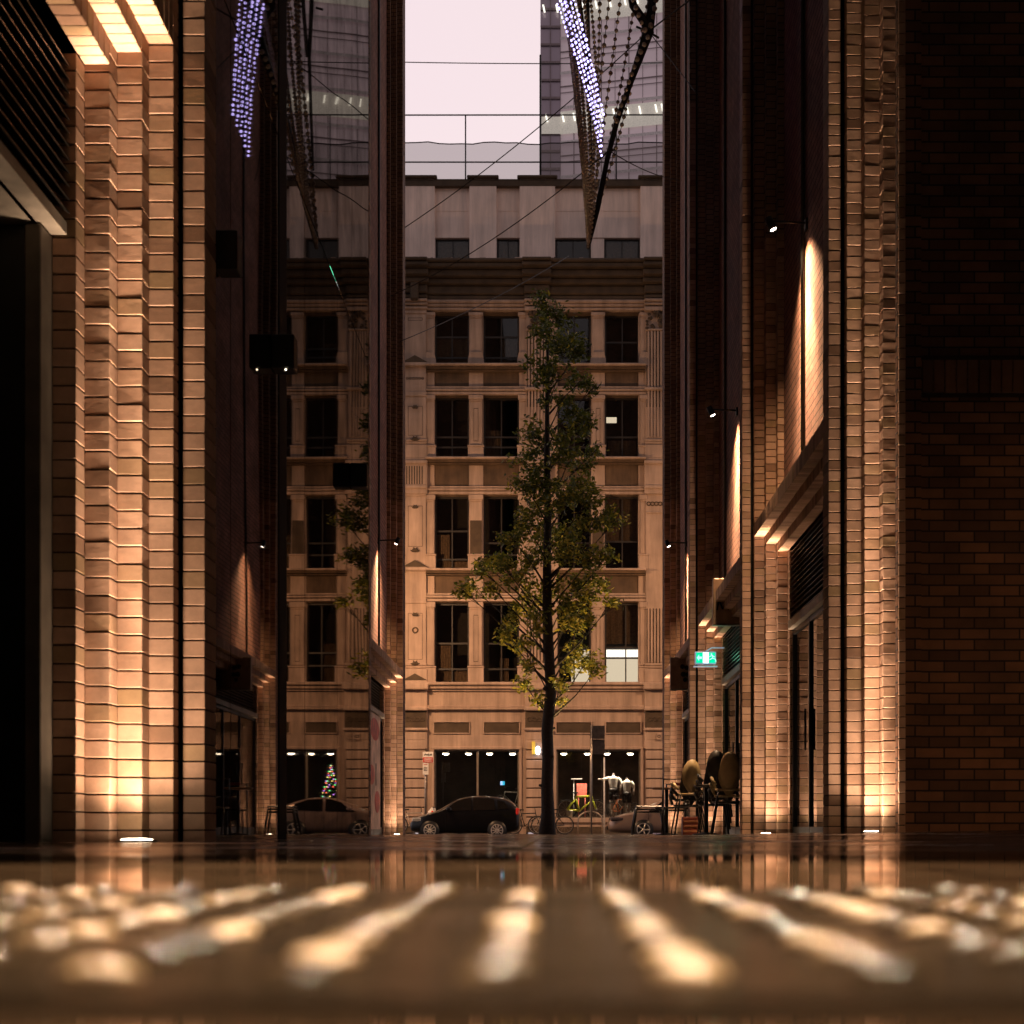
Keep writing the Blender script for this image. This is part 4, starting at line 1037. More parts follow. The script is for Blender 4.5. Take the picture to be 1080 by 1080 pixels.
# ------------------------------------------------------------------ bicycles
def bike(label,x,Y,z,fm,flip=1,rot=0,group=None,tyre=RUB,scale=1,fat=.018):
    t=thing('bicycle',label,'bicycle',(0,0,0),group)
    rw=.34
    for wx in (-.52,.52):
        m=MB(); m.ring((wx,0,rw),rw-.01,.022,'y',30,6); wh=m.build('wheel',[tyre],t)
        m=MB(); m.ring((wx,0,rw),rw-.04,.009,'y',30,4)
        for q in range(12):
            a=math.pi*q/6; m.tube([(wx,0,rw),(wx+math.cos(a)*(rw-.04),0,rw+math.sin(a)*(rw-.04))],.003,3)
        m.tube([(wx,-.04,rw),(wx,.04,rw)],.025,8); m.build('rim',[ALLOY],wh)
    bb=(-.08,0,.30); sd=(-.22,0,.78); hd=(.34,0,.82); hb=(.38,0,.66)
    m=MB()
    for a,b in [(bb,sd),(sd,(.33,0,.80)),(bb,hb),(hd,hb),(bb,(-.52,0,rw)),((-.20,0,.72),(-.52,0,rw)),(hb,(.52,0,rw))]: m.tube([a,b],fat,7)
    m.build('frame',[fm],t)
    m=MB(); m.tube([(-.22,0,.78),(-.25,0,.90)],.013,6); m.cbox(-.38,-.12,-.07,.07,.90,.95,.02); m.build('saddle',[BLACK],t)
    m=MB(); m.tube([hd,(.32,0,.98)],.014,6); m.tube([(.26,-.28,1.0),(.33,-.12,1.0),(.33,.12,1.0),(.26,.28,1.0)],.014,6); m.build('handlebar',[BLACK],t)
    m=MB(); m.ring((-.08,-.05,.30),.09,.008,'y',16,4); m.tube([(-.08,-.08,.30),(.04,-.08,.19)],.01,5); m.cbox(.0,.08,-.15,-.06,.175,.195,.005); m.build('crank',[BLACK],t)
    t.location=(x,Y,z); t.rotation_euler=(0,0,(0 if flip>0 else math.pi)+rot); t.scale=(scale,)*3
    return t
BKF=paint('bike_black',(.015,.013,.012)); BKG=simple('bike_silver',(.45,.40,.34),.3,metal=.6)
BKY=simple('bike_yellow',(.55,.62,.05),.35); BKO=simple('bike_orange',(.7,.2,.05),.4); BKW=simple('bike_white',(.75,.72,.66),.4)
bk=bike('black bicycle parked behind the tree trunk on the far pavement',U(581),56.2,-.19,BKF,-1)
bk1=bike('silver bicycle with a red rear lamp beside the parking sign pole',U(441),56.0,-.19,BKG,1)
m=MB(); m.ball((-.60,0,.52),.055,n=8,m=6); m.build('rear_lamp',[emissive('red_lamp',(1,.07,.02),3)],bk1)
bike('dark bicycle leaning by the shop pier behind the black car',U(556),57.4,-.19,BKF,1,.2)
zs=Z(863)-.04
bike('yellow framed bicycle displayed behind the shop glass',U(614),YF+1.0,zs,BKY,1,.1,scale=1.15,fat=.035)
bike('orange bicycle below the mannequins in the shop window',U(655),YF+.9,zs,BKO,1,.9)
bike('white bicycle at the right end of the shop window',U(661),YF+1.7,zs,BKW,-1,.7)
bike('unlit silver bicycle in the dark shop window above the black car',U(540),YF+1.4,zs+.3,BKG,-1,.4)
# scooter behind the car bonnet
t=thing('motor_scooter','white and red motor scooter standing behind the bonnet of the black car','scooter',(U(463),55.0,-.33))
x,y,z=U(463),55.0,-.33
m=MB(); m.tube([(x-.10,y,z+.60),(x+.0,y,z+.95),(x+.05,y,z+1.12)],[.16,.15,.07],10); m.tube([(x-.1,y,z+.5),(x+.1,y,z+.32),(x+.6,y,z+.32),(x+.95,y,z+.6),(x+1.25,y,z+.72)],[.10,.10,.12,.18,.08],10); m.build('fairing',[BKW],t)
m=MB(); m.tube([(x-.06,y-.15,z+.70),(x+.03,y-.15,z+1.0)],.04,6); m.build('red_trim',[TAILL],t)
m=MB(); m.cbox(x+.55,x+1.2,y-.14,y+.14,z+.74,z+.84,.03); m.build('seat',[BLACK],t)
m=MB(); m.tube([(x+.05,y-.32,z+1.13),(x+.05,y+.32,z+1.13)],.02,6); m.build('handlebar',[BLACK],t)
for wx in (-.28,1.02):
    m=MB(); m.ring((x+wx,y,z+.24),.19,.055,'y',20,7); m.tube([(x+wx,y-.04,z+.24),(x+wx,y+.04,z+.24)],.13,12); m.build('wheel',[RUB],t)
# bike hoop racks
STEEL=simple('galvanised_steel',(.42,.36,.30),.35,metal=.7)
for (px,lab) in ((613.5,'steel bicycle hoop nearest the tree'),(628,'steel bicycle hoop behind the sign pole')):
    pass
def hoop(pa,pb,top,Y,lab):
    m=MB(); xa,xb=U(pa),U(pb); z0=-.25; zt=Z(top)-.02; pts=[(xa,Y,z0)]
    rr=(xb-xa)/2
    for i in range(13): a=math.pi-math.pi*i/12; pts.append(((xa+xb)/2+rr*math.cos(a),Y,zt-rr*.75+rr*.75*math.sin(a)))
    pts.append((xb,Y,z0)); m.tube(pts,.028,8); m.build('bike_hoop',[STEEL],label=lab,category='bike rack',group='steel bicycle hoops',org=((xa+xb)/2,Y,z0))
hoop(608.5,633,856,55.9,'curved steel bicycle hoop standing between the tree and the pale car')
# ------------------------------------------------------------------ signs and poles
SGW=simple('sign_white',(.75,.72,.68),.5); SGR=simple('sign_red',(.55,.03,.02),.5); SGK=simple('sign_black',(.015,.015,.015),.5); SGB=simple('sign_back',(.17,.13,.10),.45,metal=.4)
t=thing('parking_sign','white and red parking sign plates on a pale pole left of the shop window','sign',(W(448.5,880,54).x,54,-.34))
p=lambda px,py,d=0: W(px,py,54-d)
m=MB(); m.tube([(p(448.5,0).x,54,-.34),(p(448.5,0).x,54,p(0,792).z)],.03,8); m.build('pole',[STEEL],t)
def plate(m,a,b,t_,bt,off=.0,mi=0,D=54): 
    m.box((a-582)*D/F,(b-582)*D/F,D-.06-off,D-.04-off*.9,CZ+(873-bt)*D/F,CZ+(873-t_)*D/F,mi)
m=MB(); plate(m,446,457,793,804.5); plate(m,446.3,456.7,798.8,804.2,.004,1)
for (a,b,c,d) in [(447.2,448.6,795.8,796.8),(448.4,449.4,795.0,796.2),(449.6,451.5,795.6,796.6),(451.5,452.5,795.0,797.0),(453,454.5,795.8,796.8),(454.3,455.6,795.2,796.8)]: plate(m,a,b,c,d,.006,2)
for k in range(3): plate(m,447.5,455.5,799.8+k*1.4,800.4+k*1.4,.008,0)
m.build('sign_plate',[SGW,SGR,SGK],t)
m=MB(); plate(m,446,452,805,817)
for k in range(4): plate(m,447,451,806+k*1.4+(2 if k else 0),806.6+k*1.4+(2 if k else 0),.005,1 if k==0 else 2)
m.build('sign_plate',[SGW,SGR,SGK],t)
t=thing('street_sign','grey back of a tall double sign panel on a steel pole at the kerb','sign',(W(623.5,880,50).x,50,-.34))
m=MB(); m.tube([(W(623.7,0,50).x,50,-.34),(W(623.7,0,50).x,50,W(0,765,50).z)],.028,8); m.build('pole',[STEEL],t)
m=MB(); plate(m,622.2,637.8,765.5,779.5,0,0,50.04); m.box(W(624.3,0,50).x,W(634,0,50).x,49.93,49.95,W(0,781,50).z,W(0,780,50).z,1); m.build('sign_plate',[SGB,SGK],t)
m=MB(); plate(m,622.2,637.8,780,795.5,0,0,50.06); m.build('sign_plate',[SGB],t)
t=thing('sign_pole','thin pale pole standing right of the tall sign in front of the mannequins','pole',(W(637.5,880,57).x,57,-.19))
m=MB(); m.tube([(W(637.3,0,57).x,57,-.19),(W(637.3,0,57).x,57,W(0,799,57).z)],.03,8); m.build('shaft',[SGW],t)
# bits on the heritage piers
t=thing('pier_light','small yellow light box with a white lamp on the stone pier left of the tree','wall light',(U(564),YF-.2,Z(796)))
m=MB(); m.cbox(U(561),U(564.5),YF-.30,YF-.17,Z(796),Z(782.5),.01); m.build('housing',[simple('yellow_box',(.6,.45,.05),.5,emit=(1,.6,.1),es=.35)],t)
m=MB(); m.ball((U(567.4),YF-.35,Z(792)),.10,n=10,m=8,sz=1.7); m.build('lens',[emissive('cool_lens',(.8,.88,1),5)],t)
t=thing('pier_box','small pale alarm box on the stone pier right of the bicycle shop','box',(U(694),YF-.17,Z(781)))
m=MB(); m.cbox(U(692),U(697),YF-.29,YF-.168,Z(781),Z(773.5),.03); m.build('housing',[STO],t)
m=MB(); m.ring((U(694.5),YF-.30,Z(777)),.05,.012,'y',12,5); m.build('grille',[ORN],t)
t=thing('window_screen','small glowing blue screen hanging in the dark shop window','screen',(U(529.5),YF+.6,Z(828)))
m=MB(); m.cbox(U(527),U(532),YF+.60,YF+.66,Z(828),Z(823),.005); m.build('housing',[BLACK],t)
m=MB(); m.box(U(527.2),U(529.5),YF+.595,YF+.599,Z(827.6),Z(823.4),0); m.box(U(529.5),U(531.8),YF+.595,YF+.599,Z(827.6),Z(823.4),1); m.build('screen',[emissive('scr_a',(.35,.55,1),2),emissive('scr_b',(.05,.6,.9),1.3)],t)
# display board, shelf in the bicycle shop
t=thing('display_board','pinkish red board standing behind the yellow bicycle in the shop window','board',(U(614.5),YF+1.6,Z(838)))
m=MB(); m.cbox(U(609),U(620),YF+1.60,YF+1.63,Z(840),Z(825),.005); m.tube([(U(611),YF+1.62,zs-.02),(U(611),YF+1.62,Z(840))],.015,5); m.tube([(U(618),YF+1.62,zs-.02),(U(618),YF+1.62,Z(840))],.015,5); m.build('panel',[simple('pink_board',(.75,.18,.14),.6)],t)
m=MB(); m.cbox(U(603),U(615),YF+1.9,YF+2.2,Z(820.5),Z(819),.01); m.tube([(U(606),YF+2.1,zs-.02),(U(606),YF+2.1,Z(820))],.02,6); m.build('display_shelf',[SGW],label='white shelf high in the bicycle shop window',category='shelf',org=(U(609),YF+2,Z(820)))
t=thing('display_tin','grey tub standing under the yellow bicycle in the shop window','tub',(U(601),YF+.6,zs))
m=MB(); m.lathe([(.10,0),(.12,.02),(.13,.33),(.12,.35)],(U(601),YF+.6,zs),14); m.build('body',[STEEL],t)
# mannequins
def mannequin(label,px,top,hgt,arm):
    Y=YF+1.0; x=U(px); z1=Z(top); k=hgt/1.05
    t=thing('mannequin',label,'mannequin',(x,Y,z1-hgt),'shop window mannequins in cycling shirts')
    m=MB(); m.lathe([(.05,0),(.055,.06),(.10,.07),(.185,.06+.05),(.20,.16),(.19,.24),(.165,.36),(.15,.44),(.165,.54)][::1],(0,0,0),16,0,.5,1,.62)
    m.v=[(x+v[0]*k,Y+v[1]*k,z1-v[2]*k) for v in m.v]
    for s in (-1,1):
        e=(x+s*.27*k,Y-.03,z1-.36*k) if not(arm and s<0) else (x-.40*k,Y-.05,z1-.20*k)
        m.tube([(x+s*.16*k,Y,z1-.12*k),((x+s*.25*k),Y,z1-.22*k) if not(arm and s<0) else (x-.28*k,Y,z1-.16*k),e],[.065*k,.06*k,.055*k],8)
    m.build('shirt',[simple('shirt_cloth',(.85,.80,.74),.7,var=.2,scale=12)] if 'shirt_cloth' not in MATS else [MATS['shirt_cloth']],t)
    m=MB(); m.tube([(x,Y,z1),(x,Y,z1+.05*k)],.04*k,8)
    for s in (-1,1):
        if arm and s<0: m.tube([(x-.40*k,Y-.05,z1-.20*k),(x-.58*k,Y-.08,z1-.17*k)],[.045*k,.03*k],7)
        else: m.tube([(x+s*.27*k,Y-.03,z1-.36*k),(x+s*.26*k,Y-.10,z1-.62*k)],[.045*k,.03*k],7)
        m.tube([(x+s*.09*k,Y,z1-.9*k),(x+s*.09*k,Y-.02,z1-1.25*k),(x+s*.09*k,Y,z1-1.6*k)],[.07*k,.055*k,.04*k],8)
    m.build('body',[simple('mannequin_skin',(.30,.24,.20),.4)] if 'mannequin_skin' not in MATS else [MATS['mannequin_skin']],t)
    m=MB(); m.tube([(x,Y,z1-.52*k),(x,Y,z1-.66*k)],[.165*k,.19*k],14)
    for s in (-1,1): m.tube([(x+s*.095*k,Y,z1-.60*k),(x+s*.10*k,Y-.01,z1-.95*k)],[.10*k,.085*k],10)
    m.build('shorts',[BLACK],t)
mannequin('left mannequin in a white cycling shirt with one arm held out',648,816,1.1,True)
mannequin('right mannequin in a patterned white cycling shirt, set slightly lower',662.5,820.5,1.05,False)
# exit sign
EY=23.6; e0=W(732.8,700.5,EY); e1=W(755.5,687,EY)
t=thing('exit_sign','glowing green and white emergency exit sign beside the right hand portal','exit sign',((e0.x+e1.x)/2,EY,e0.z))
m=MB(); m.cbox(e0.x,e1.x,EY,EY+.05,e0.z,e1.z,.012); m.cbox(e0.x-.02,e1.x+.02,EY-.01,EY+.06,e0.z-.045,e0.z-.025,.004); m.tube([((e0.x+e1.x)/2,EY+.03,e1.z),((e0.x+e1.x)/2+.1,EY+.03,e1.z+.06),(A+.46,EY+.03,e1.z+.06)],.012,6); m.build('case',[simple('case_white',(.6,.62,.7),.4,emit=(.5,.55,.9),es=.25)],t)
GR=emissive('exit_green',(.0,.62,.32),1.5); GW=emissive('exit_white',(.92,1,.98),2.6); GL=emissive('exit_pale',(.35,.95,.65),1.7)
m=MB(); w=e1.x-e0.x; h=e1.z-e0.z
m.box(e0.x+.02,e1.x-.02,EY-.004,EY-.001,e0.z+.02,e1.z-.02,0); m.box(e0.x+w*.38,e0.x+w*.64,EY-.007,EY-.0045,e0.z+.018,e1.z-.018,1)
m.build('panel',[GR,GW],t)
m=MB()  # arrow left, running figure right
zc=(e0.z+e1.z)/2
m.add([(e0.x+w*.09,EY-.008,zc),(e0.x+w*.20,EY-.008,zc-h*.26),(e0.x+w*.20,EY-.008,zc-h*.09),(e0.x+w*.33,EY-.008,zc-h*.09),(e0.x+w*.33,EY-.008,zc+h*.09),(e0.x+w*.20,EY-.008,zc+h*.09),(e0.x+w*.20,EY-.008,zc+h*.26)],[(0,1,2,3,4,5,6)],0)
fx=e0.x+w*.80
m.ball((fx-.01,EY-.01,zc+h*.28),.012,n=8,m=6)
for a,b in [((0,.22),(.012,-.02)),((.012,-.02),(-.04,-.16)),((.012,-.02),(.05,-.12)),((.05,-.12),(.065,-.30)),((0,.18),(-.045,.08)),((0,.18),(.045,.05))]:
    m.tube([(fx+a[0],EY-.009,zc+h*a[1]),(fx+b[0],EY-.009,zc+h*b[1])],.007,5)
m.build('pictogram',[GL],t)
pl=point('exit_glow',(e1.x-.05,EY-.25,zc),1.6,(.15,1,.55),.08); pl.parent=t; pl.location=Vector((e1.x-.05,EY-.25,zc))-Vector(((e0.x+e1.x)/2,EY,e0.z))
# blade signs
BL=simple('bronze_sign',(.42,.29,.19),.5,metal=.2,bump=.1)
def blade(label,a,b,tt,bt,D,mk):
    p0=W(a,bt,D); p1=W(b,tt,D); x1=A+.60
    t=thing('blade_sign',label,'shop sign',(x1,D,p0.z),'bronze box signs jutting from the right hand wall')
    m=MB(); m.cbox(p0.x,x1,D,D+.12,p0.z,p1.z,.006); m.box(p0.x,x1,D-.004,D+.124,p0.z-.02,p0.z-.002,1); m.build('box',[BL,TRANS],t)
    m=MB(); mk(m,p0,p1,D-.003); m.build('lettering',[SGK],t)
def mkM(m,p0,p1,y):
    w=p1.x-p0.x; h=p1.z-p0.z; X=lambda q:p0.x+w*q; Zq=lambda q:p0.z+h*q
    s=.012
    for a,b in [((.14,.30),(.20,.53)),((.20,.53),(.33,.32)),((.33,.32),(.46,.55)),((.46,.55),(.52,.30))]: m.tube([(X(a[0]),y,Zq(a[1])),(X(b[0]),y,Zq(b[1]))],s,5)
    pts=[(X(.62)+ .12*w*2.4*(i/12.),Zq(.44)-(.11*h)*math.sin(math.pi*i/12)) for i in range(13)]
    m.extr(pts[::-1],y-.006,y+.001)
def mkD(m,p0,p1,y):
    w=p1.x-p0.x; h=p1.z-p0.z
    for (a,b,r) in [(.62,.70,.045),(.84,.66,.045),(.66,.46,.05),(.88,.45,.045),(.76,.28,.04)]: m.tube([(p0.x+w*a,y-.006,p0.z+h*b),(p0.x+w*a,y+.001,p0.z+h*b)],r,12)
blade('large bronze box sign with the letter M and a black half disc',752,783,610,658,21.9,mkM)
blade('smaller bronze box sign with a cluster of black dots',707,727.5,693,726.5,28.2,mkD)
# poster at the far left door
t=thing('poster_banner','tall red and white printed banner standing in the far left doorway','banner',(-AF-.42,30.6,gz(-3,30.6)))
m=MB(); m.box(-AF-.52,-AF-.50,28.9,30.9,.02,2.33,0); m.build('panel',[simple('poster_cream',(.55,.36,.25),.6,var=.5,scale=2.5)],t)
m=MB()
for (y0,y1,z0,z1) in [(29.2,30.7,1.8,2.25),(29.0,29.9,.9,1.3),(29.9,30.8,.35,.8)]:
    m.lathe([(.01,0),(.5,.0),(.48,.02)],(0,0,0),18); n=38
    base=len(m.v)-18*3
    for i in range(base,len(m.v)):
        v=m.v[i]; m.v[i]=(-AF-.498+v[2]*.2,(y0+y1)/2+v[0]*(y1-y0),(z0+z1)/2+v[1]*(z1-z0))
m.build('print',[simple('poster_red',(.45,.07,.04),.6,var=.5,scale=5)],t)
# ------------------------------------------------------------------ cafe furniture
TAN=simple('tan_plastic',(.50,.36,.18),.5,var=.15); DKP=simple('dark_plastic',(.04,.032,.028),.5); LEG=simple('leg_metal',(.03,.027,.025),.3,metal=.7)
WOOD=simple('table_wood',(.30,.15,.07),.45,var=.3,scale=5)
def chair_proto(mat,label,group):
    t=thing('cafe_chair',label,'chair',(0,0,0),group)
    m=MB(); n=18 # oval back, slightly dished
    vs=[(0,.20,.70)];
    for ring_ in (.55,1.0):
        for k in range(n):
            a=2*math.pi*k/n; x=.135*ring_*math.cos(a); z=.70+.27*ring_*math.sin(a); 
            if z<.66: x*=max(.45,1-(.66-z)*2.2)
            vs.append((x,.20+.04*(z-.70)*2-.06*(abs(x)/.135)**2,z))
    fs=[(0,1+k,1+(k+1)%n) for k in range(n)]+[(1+k,1+n+k,1+n+(k+1)%n,1+(k+1)%n) for k in range(n)]
    m.add(vs,fs,0,.5,True); o=m.build('backrest',[mat],t); md=o.modifiers.new('S','SOLIDIFY'); md.thickness=.022
    m=MB(); m.lathe([(.01,.435),(.19,.43),(.225,.445),(.22,.465),(.18,.455),(.01,.45)],(0,0,0),18,0,.5,1,.95); m.build('seat',[mat],t)
    for (sx) in (-1,1):
        m=MB(); m.tube([(sx*.20,.17,.52),(sx*.255,.10,.60),(sx*.265,-.05,.62),(sx*.25,-.16,.58),(sx*.21,-.17,.46)],[.022]*5,7); m.build('armrest',[mat],t)
        for sy in (-1,1):
            m=MB(); m.tube([(sx*.16,sy*.14,.44),(sx*.23,sy*.22,.0)],.012,6); m.build('leg',[LEG],t)
    return t
pt=chair_proto(TAN,'','stacked rounded cafe chairs outside the portal'); pd=chair_proto(DKP,'','stacked rounded cafe chairs outside the portal')
for q in (pt,pd): q['group']='stacked rounded cafe chairs outside the portal'
used={id(pt):False,id(pd):False}
def put(proto,x,y,z,rz,label,rx=0):
    if not used[id(proto)]: o=proto; used[id(proto)]=True
    else: o=copy_tree(proto)
    o.location=(x,y,z); o.rotation_euler=(rx,0,rz); o['label']=label
def stack(px,D,protos,labs,rz,dz=.085):
    x=W(px,0,D).x
    for i,(p_,l) in enumerate(zip(protos,labs)): put(p_,x+i*.012,D-i*.035,gz(x,D)+i*dz,rz,l)
stack(725.5,22.6,[pd,pd,pt],['dark cafe chair at the bottom of the left stack','second dark cafe chair in the left stack','tan cafe chair on top of the left stack'],math.pi+.05)
stack(768,20.6,[pd,pt,pt],['dark cafe chair at the bottom of the right stack','lower tan cafe chair in the right stack','tan cafe chair on top of the right stack'],math.pi-.15)
def table(label,px,D,zt,top='round',w=.5,mat=DKP):
    x=W(px,0,D).x; g=gz(x,D); t=thing('cafe_table',label,'table',(x,D,g),'cafe tables by the right wall')
    m=MB(); m.lathe([(.02,zt-g-.035),(w/2-.02,zt-g-.03),(w/2,zt-g-.02),(w/2,zt-g)],(x,D,g),24); m.build('tabletop',[mat],t)
    m=MB(); m.tube([(x,D,g+.03),(x,D,zt-.03)],.03,8); m.build('column',[LEG],t)
    m=MB(); m.lathe([(.2,0),(.2,.015),(.04,.04)],(x,D,g),20); m.build('base',[LEG],t)
    return x,g
tx1,_=table('cafe table with a brown wooden edge left of the chair stacks',703,26.0,.745,w=.52,mat=WOOD)
tx2,_=table('dark round cafe table between the two near chair stacks',745,21.0,.655,w=.36)
stack(752,22.0,[pd]*4,['dark cafe chair at the bottom of the tallest rear stack','second dark cafe chair from the ground in the tallest rear stack','third dark cafe chair from the ground in the tallest rear stack','dark cafe chair on top of the tallest rear stack'],math.pi-.1,dz=.09)
# stacked stools
def stool(label,x,D,z):
    t=thing('cafe_stool',label,'stool',(x,D,z),'black metal stools in a low stack')
    m=MB(); m.cbox(x-.27,x+.27,D-.17,D+.17,z+.44,z+.47,.012); m.build('seat',[LEG],t)
    for sx in (-1,1):
        for sy in (-1,1):
            m=MB(); m.tube([(x+sx*.25,D+sy*.15,z+.45),(x+sx*.33,D+sy*.19,z)],.016,6); m.build('leg',[LEG],t)
xs_=W(684,0,30).x
for i,l in enumerate(['bottom black stool of the low stack in front of the pale car','middle black stool of the low stack in front of the pale car','top black stool of the low stack in front of the pale car']): stool(l,xs_,30,gz(xs_,30)+i*.055)
# black side chairs under the table
def frame_chair(label,px,D,red=False):
    x=W(px,0,D).x; g=gz(x,D); t=thing('frame_chair',label,'chair',(x,D,g),'black tube frame cafe chairs')
    m=MB(); m.cbox(x-.2,x+.2,D-.2,D+.2,g+.43,g+.46,.01); m.build('seat',[LEG],t)
    m=MB(); m.tube([(x-.19,D+.19,g+.45),(x-.17,D+.24,g+.92),(x+.17,D+.24,g+.92),(x+.19,D+.19,g+.45)],.016,6); m.build('backrest',[LEG],t)
    if red: m=MB(); m.cbox(x-.05,x+.15,D+.22,D+.26,g+.90,g+.95,.005); m.build('red_band',[SGR],t)
    for sx in (-1,1):
        for sy in (-1,1): m=MB(); m.tube([(x+sx*.18,D+sy*.18,g+.44),(x+sx*.20,D+sy*.20,g)],.014,6); m.build('leg',[LEG],t)
frame_chair('black tube frame chair with a red band behind the wooden table',714,26.9,True)
frame_chair('black tube frame chair standing between wooden table and left chair stack',712,24.2)
t=thing('crate','small red and orange crate on the paving behind the left chair stack','crate',(W(728,0,24).x,24,gz(2.2,24)))
x=W(728,0,24).x; g=gz(x,24)
m=MB(); m.cbox(x-.13,x+.13,23.9,24.15,g,g+.30,.01); m.build('body',[simple('crate_red',(.18,.03,.012),.5,var=.5,scale=6)],t)
m=MB()
for k in range(3): m.cbox(x-.12,x+.12,23.888,23.899,g+.05+k*.08,g+.08+k*.08,.003)
m.build('slats',[simple('crate_orange',(.25,.09,.03),.5)],t)

# ------------------------------------------------------------------ street lamps outside the lane view
for (x,lab,k) in ((-8.5,'street lamp at the kerb left of the lane mouth',.8),(9.5,'street lamp at the kerb right of the lane mouth',.4)):
    t=thing('street_lamp',lab,'street lamp',(x,46,-.33),'warm street lamps lighting the road')
    m=MB(); m.tube([(x,46,-.33),(x,46,8.6),(x*.98,47,9.3),(x*.97,49.4,9.5)],[.09,.06,.05,.04],10); m.build('post',[BLACK],t)
    m=MB(); m.cbox(x*.97-.14,x*.97+.14,49.2,49.9,9.42,9.55,.03); m.build('lamp_head',[BLACK],t)
    m=MB(); m.cbox(x*.97-.11,x*.97+.11,49.25,49.85,9.39,9.422,.01); m.build('lens',[emissive('street_lens%d'%int(x),(1,.6,.28),20)],t)
    s=spot('street_beam',(x*.97,49.55,9.3),(x*.25,58,8.0),STREET*k*.74,(1,.55,.27),150,.6,.12); s.parent=t; s.location=Vector((x*.97,49.55,9.3))-Vector((x,46,-.33))
for i,(x,y,lab) in enumerate([(-.25,3.9,'unseen lamp added for glints on the tactile studs, left of the pair'),(.55,3.5,'unseen lamp added for glints on the tactile studs, right of the pair')]):
    t=thing('added_glint_lamp',lab,'added lamp',(x,y,6.6),'unseen lamps added to put glints on the tactile studs')  # added out of view so the studs catch small highlights
    m=MB(); m.tube([(-1.9,y,7.6),(x,y,6.85),(2.9 if y>11 else 6.5,y,7.8)],.008,5); m.build('wire',[CAB],t)
    m=MB(); m.lathe([(.03,.28),(.12,.12),(.13,0)],(x,y,6.57),16); m.build('shade',[BLACK],t)
    m=MB(); m.lathe([(.11,.03),(.09,-.01),(.02,-.02)],(x,y,6.57),16); m.build('lens',[MATS['warm_lens']],t)
    s=spot('glint_beam',(x,y,6.5),(0,.85,0),4200,(1,.78,.54),26,.6,.045); s.parent=t; s.location=(0,0,-.1)
t=thing('added_fill_lamp','unseen lantern added behind the viewpoint to light the tactile studs','wall light',(.3,-7.95,5))  # added out of view as extra light on the studs
m=MB(); m.tube([(.3,-7.95,5.2),(.3,-7.3,5.3)],.02,8); m.build('arm',[BLACK],t)
m=MB(); m.lathe([(.05,.2),(.16,.05),(.16,0)],(.3,-7.3,5.05),16); m.build('shade',[BLACK],t)
m=MB(); m.lathe([(.13,0),(.10,-.06),(.02,-.09)],(.3,-7.3,5.04),16); m.build('lens',[LENS],t)
s=spot('stud_fill_beam',(.3,-7.3,4.9),(0,.8,0),900,(1,.74,.50),22,.6,.10); s.parent=t; s.location=(0,.65,-.1)
t=thing('added_fill_lamp','unseen floodlight added behind the viewpoint to brighten the right blind wall','wall light',(5,-7.95,3))  # added out of view to lift the dark right-hand wall
m=MB(); m.cbox(4.85,5.15,-7.96,-7.80,2.9,3.1,.02); m.build('housing',[BLACK],t)
m=MB(); m.cbox(4.88,5.12,-7.80,-7.79,2.93,3.07,.004); m.build('lens',[LENS],t)
s=spot('wall_fill_beam',(5,-7.7,3),(5.0,11.8,.2),1300,(1,.55,.26),24,.9,.1); s.parent=t; s.location=(0,.25,0)
t=thing('added_tree_light','uplight added behind the trunk to warm the tree crown','uplight',(.3,37.1,gz(0,35)))  # added behind the trunk to make the lower crown golden
m=MB(); m.lathe([(.10,-.04),(.10,.006),(.08,.01)],(.3,37.1,gz(0,35)),18); m.build('bezel',[BLACK],t)
m=MB(); m.lathe([(.075,0),(.07,.002)],(.3,37.1,gz(0,35)),18); m.build('lens',[LEG],t)
s=spot('tree_fill_beam',(.3,37.1,gz(0,35)+.05),(.0,36,8),2400,(1,.70,.30),60,.9,.06); s.parent=t; s.location=(0,0,.05)
# ------------------------------------------------------------------ world, sun, camera
w=bpy.data.worlds.new('World'); sc.world=w; w.use_nodes=True; t=w.node_tree; t.nodes.clear()
o=t.nodes.new('ShaderNodeOutputWorld'); bg=t.nodes.new('ShaderNodeBackground'); bg2=t.nodes.new('ShaderNodeBackground'); ad=t.nodes.new('ShaderNodeAddShader')
sky=t.nodes.new('ShaderNodeTexSky'); sky.sky_type='NISHITA'; sky.sun_disc=False; sky.sun_elevation=R(2.5); sky.sun_rotation=R(20); sky.air_density=1.5; sky.dust_density=3
bg.inputs['Strength'].default_value=.02; t.links.new(sky.outputs['Color'],bg.inputs['Color'])
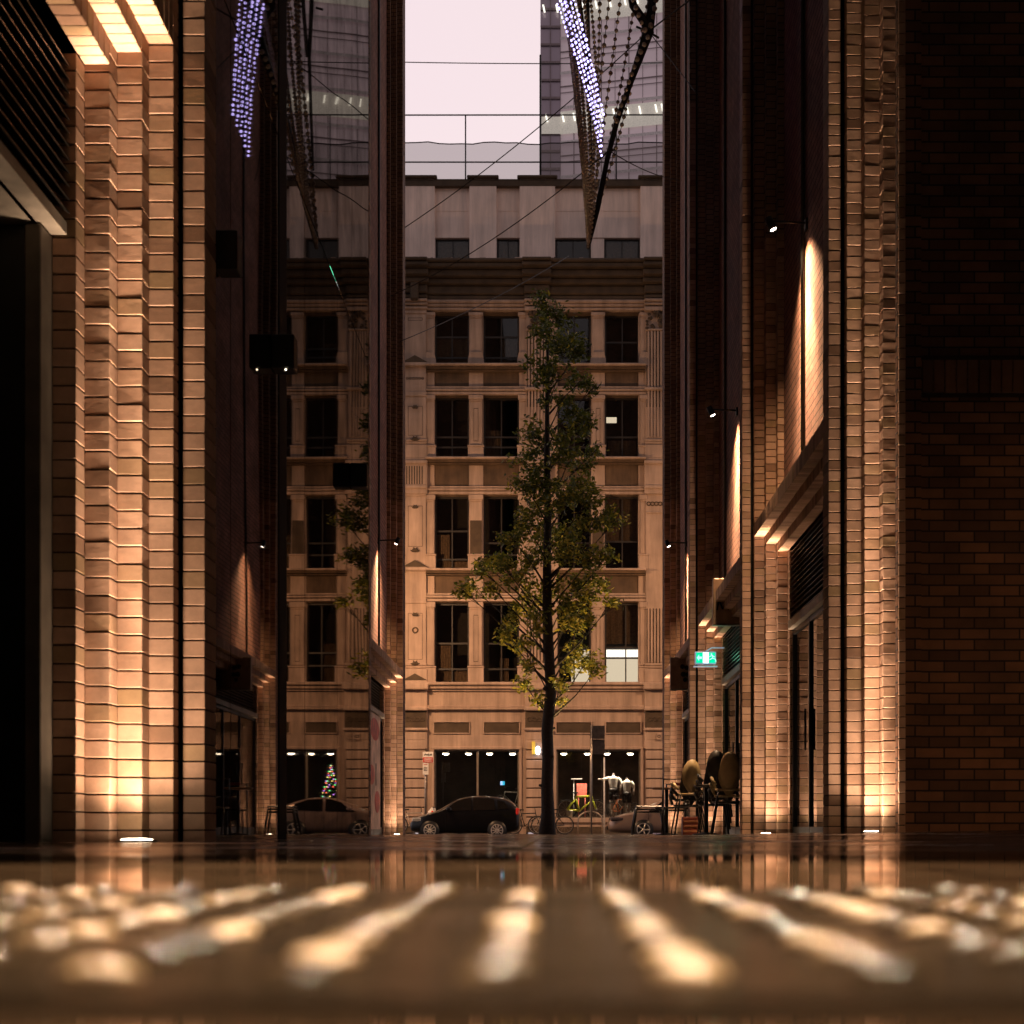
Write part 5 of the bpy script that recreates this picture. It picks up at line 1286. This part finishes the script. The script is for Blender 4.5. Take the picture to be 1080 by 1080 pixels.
# even overcast cloud lit from below by the city, slightly brighter low down
tc=t.nodes.new('ShaderNodeTexCoord'); nz=t.nodes.new('ShaderNodeTexNoise'); nz.inputs['Scale'].default_value=1.6; t.links.new(tc.outputs['Generated'],nz.inputs['Vector'])
sx=t.nodes.new('ShaderNodeSeparateXYZ'); t.links.new(tc.outputs['Generated'],sx.inputs[0])
rp=t.nodes.new('ShaderNodeValToRGB'); rp.color_ramp.elements[0].position=0; rp.color_ramp.elements[0].color=(.83,.71,.75,1); rp.color_ramp.elements[1].position=.75; rp.color_ramp.elements[1].color=(.30,.22,.22,1); e_=rp.color_ramp.elements.new(.5); e_.color=(.78,.66,.70,1)
t.links.new(sx.outputs['Z'],rp.inputs['Fac'])
mxc=t.nodes.new('ShaderNodeMixRGB'); mxc.blend_type='MULTIPLY'; mxc.inputs['Fac'].default_value=.12; t.links.new(rp.outputs['Color'],mxc.inputs['Color1']); t.links.new(nz.outputs['Color'],mxc.inputs['Color2'])
t.links.new(mxc.outputs['Color'],bg2.inputs['Color']); 
mr=t.nodes.new('ShaderNodeMapRange'); mr.inputs['From Min'].default_value=-.5; mr.inputs['From Max'].default_value=.5; mr.inputs['To Min'].default_value=.42*SKY; mr.inputs['To Max'].default_value=SKY; t.links.new(sx.outputs['Y'],mr.inputs['Value']); t.links.new(mr.outputs['Result'],bg2.inputs['Strength'])
t.links.new(bg.outputs[0],ad.inputs[0]); t.links.new(bg2.outputs[0],ad.inputs[1]); t.links.new(ad.outputs[0],o.inputs['Surface'])
sl=bpy.data.lights.new('sun','SUN'); sl.energy=.05; sl.angle=R(25); sl.color=(1,.8,.72); so=bpy.data.objects.new('sun',sl); COL.objects.link(so); so.rotation_euler=(R(75),0,R(160)); so.location=(0,0,50)
cd=bpy.data.cameras.new('camera'); cam=bpy.data.objects.new('camera',cd); COL.objects.link(cam)
cam.location=(0,0,CZ); cam.rotation_euler=(R(90),0,0); cd.sensor_width=24; cd.sensor_fit='HORIZONTAL'; cd.lens=F/1080*24
cd.shift_x=(540-VX)/1080; cd.shift_y=(VY-540)/1080; cd.clip_start=.05; cd.clip_end=1500
cd.dof.use_dof=True; cd.dof.focus_distance=22; cd.dof.aperture_fstop=3.6
sc.camera=cam
sc.view_settings.view_transform='Standard'; sc.view_settings.look='None'; sc.view_settings.exposure=0
sc.cycles.max_bounces=8; sc.cycles.glossy_bounces=5; sc.cycles.diffuse_bounces=3; sc.cycles.transparent_max_bounces=8; sc.cycles.transmission_bounces=2
sc.cycles.use_denoising=True; sc.cycles.sample_clamp_indirect=4; sc.cycles.caustics_reflective=True
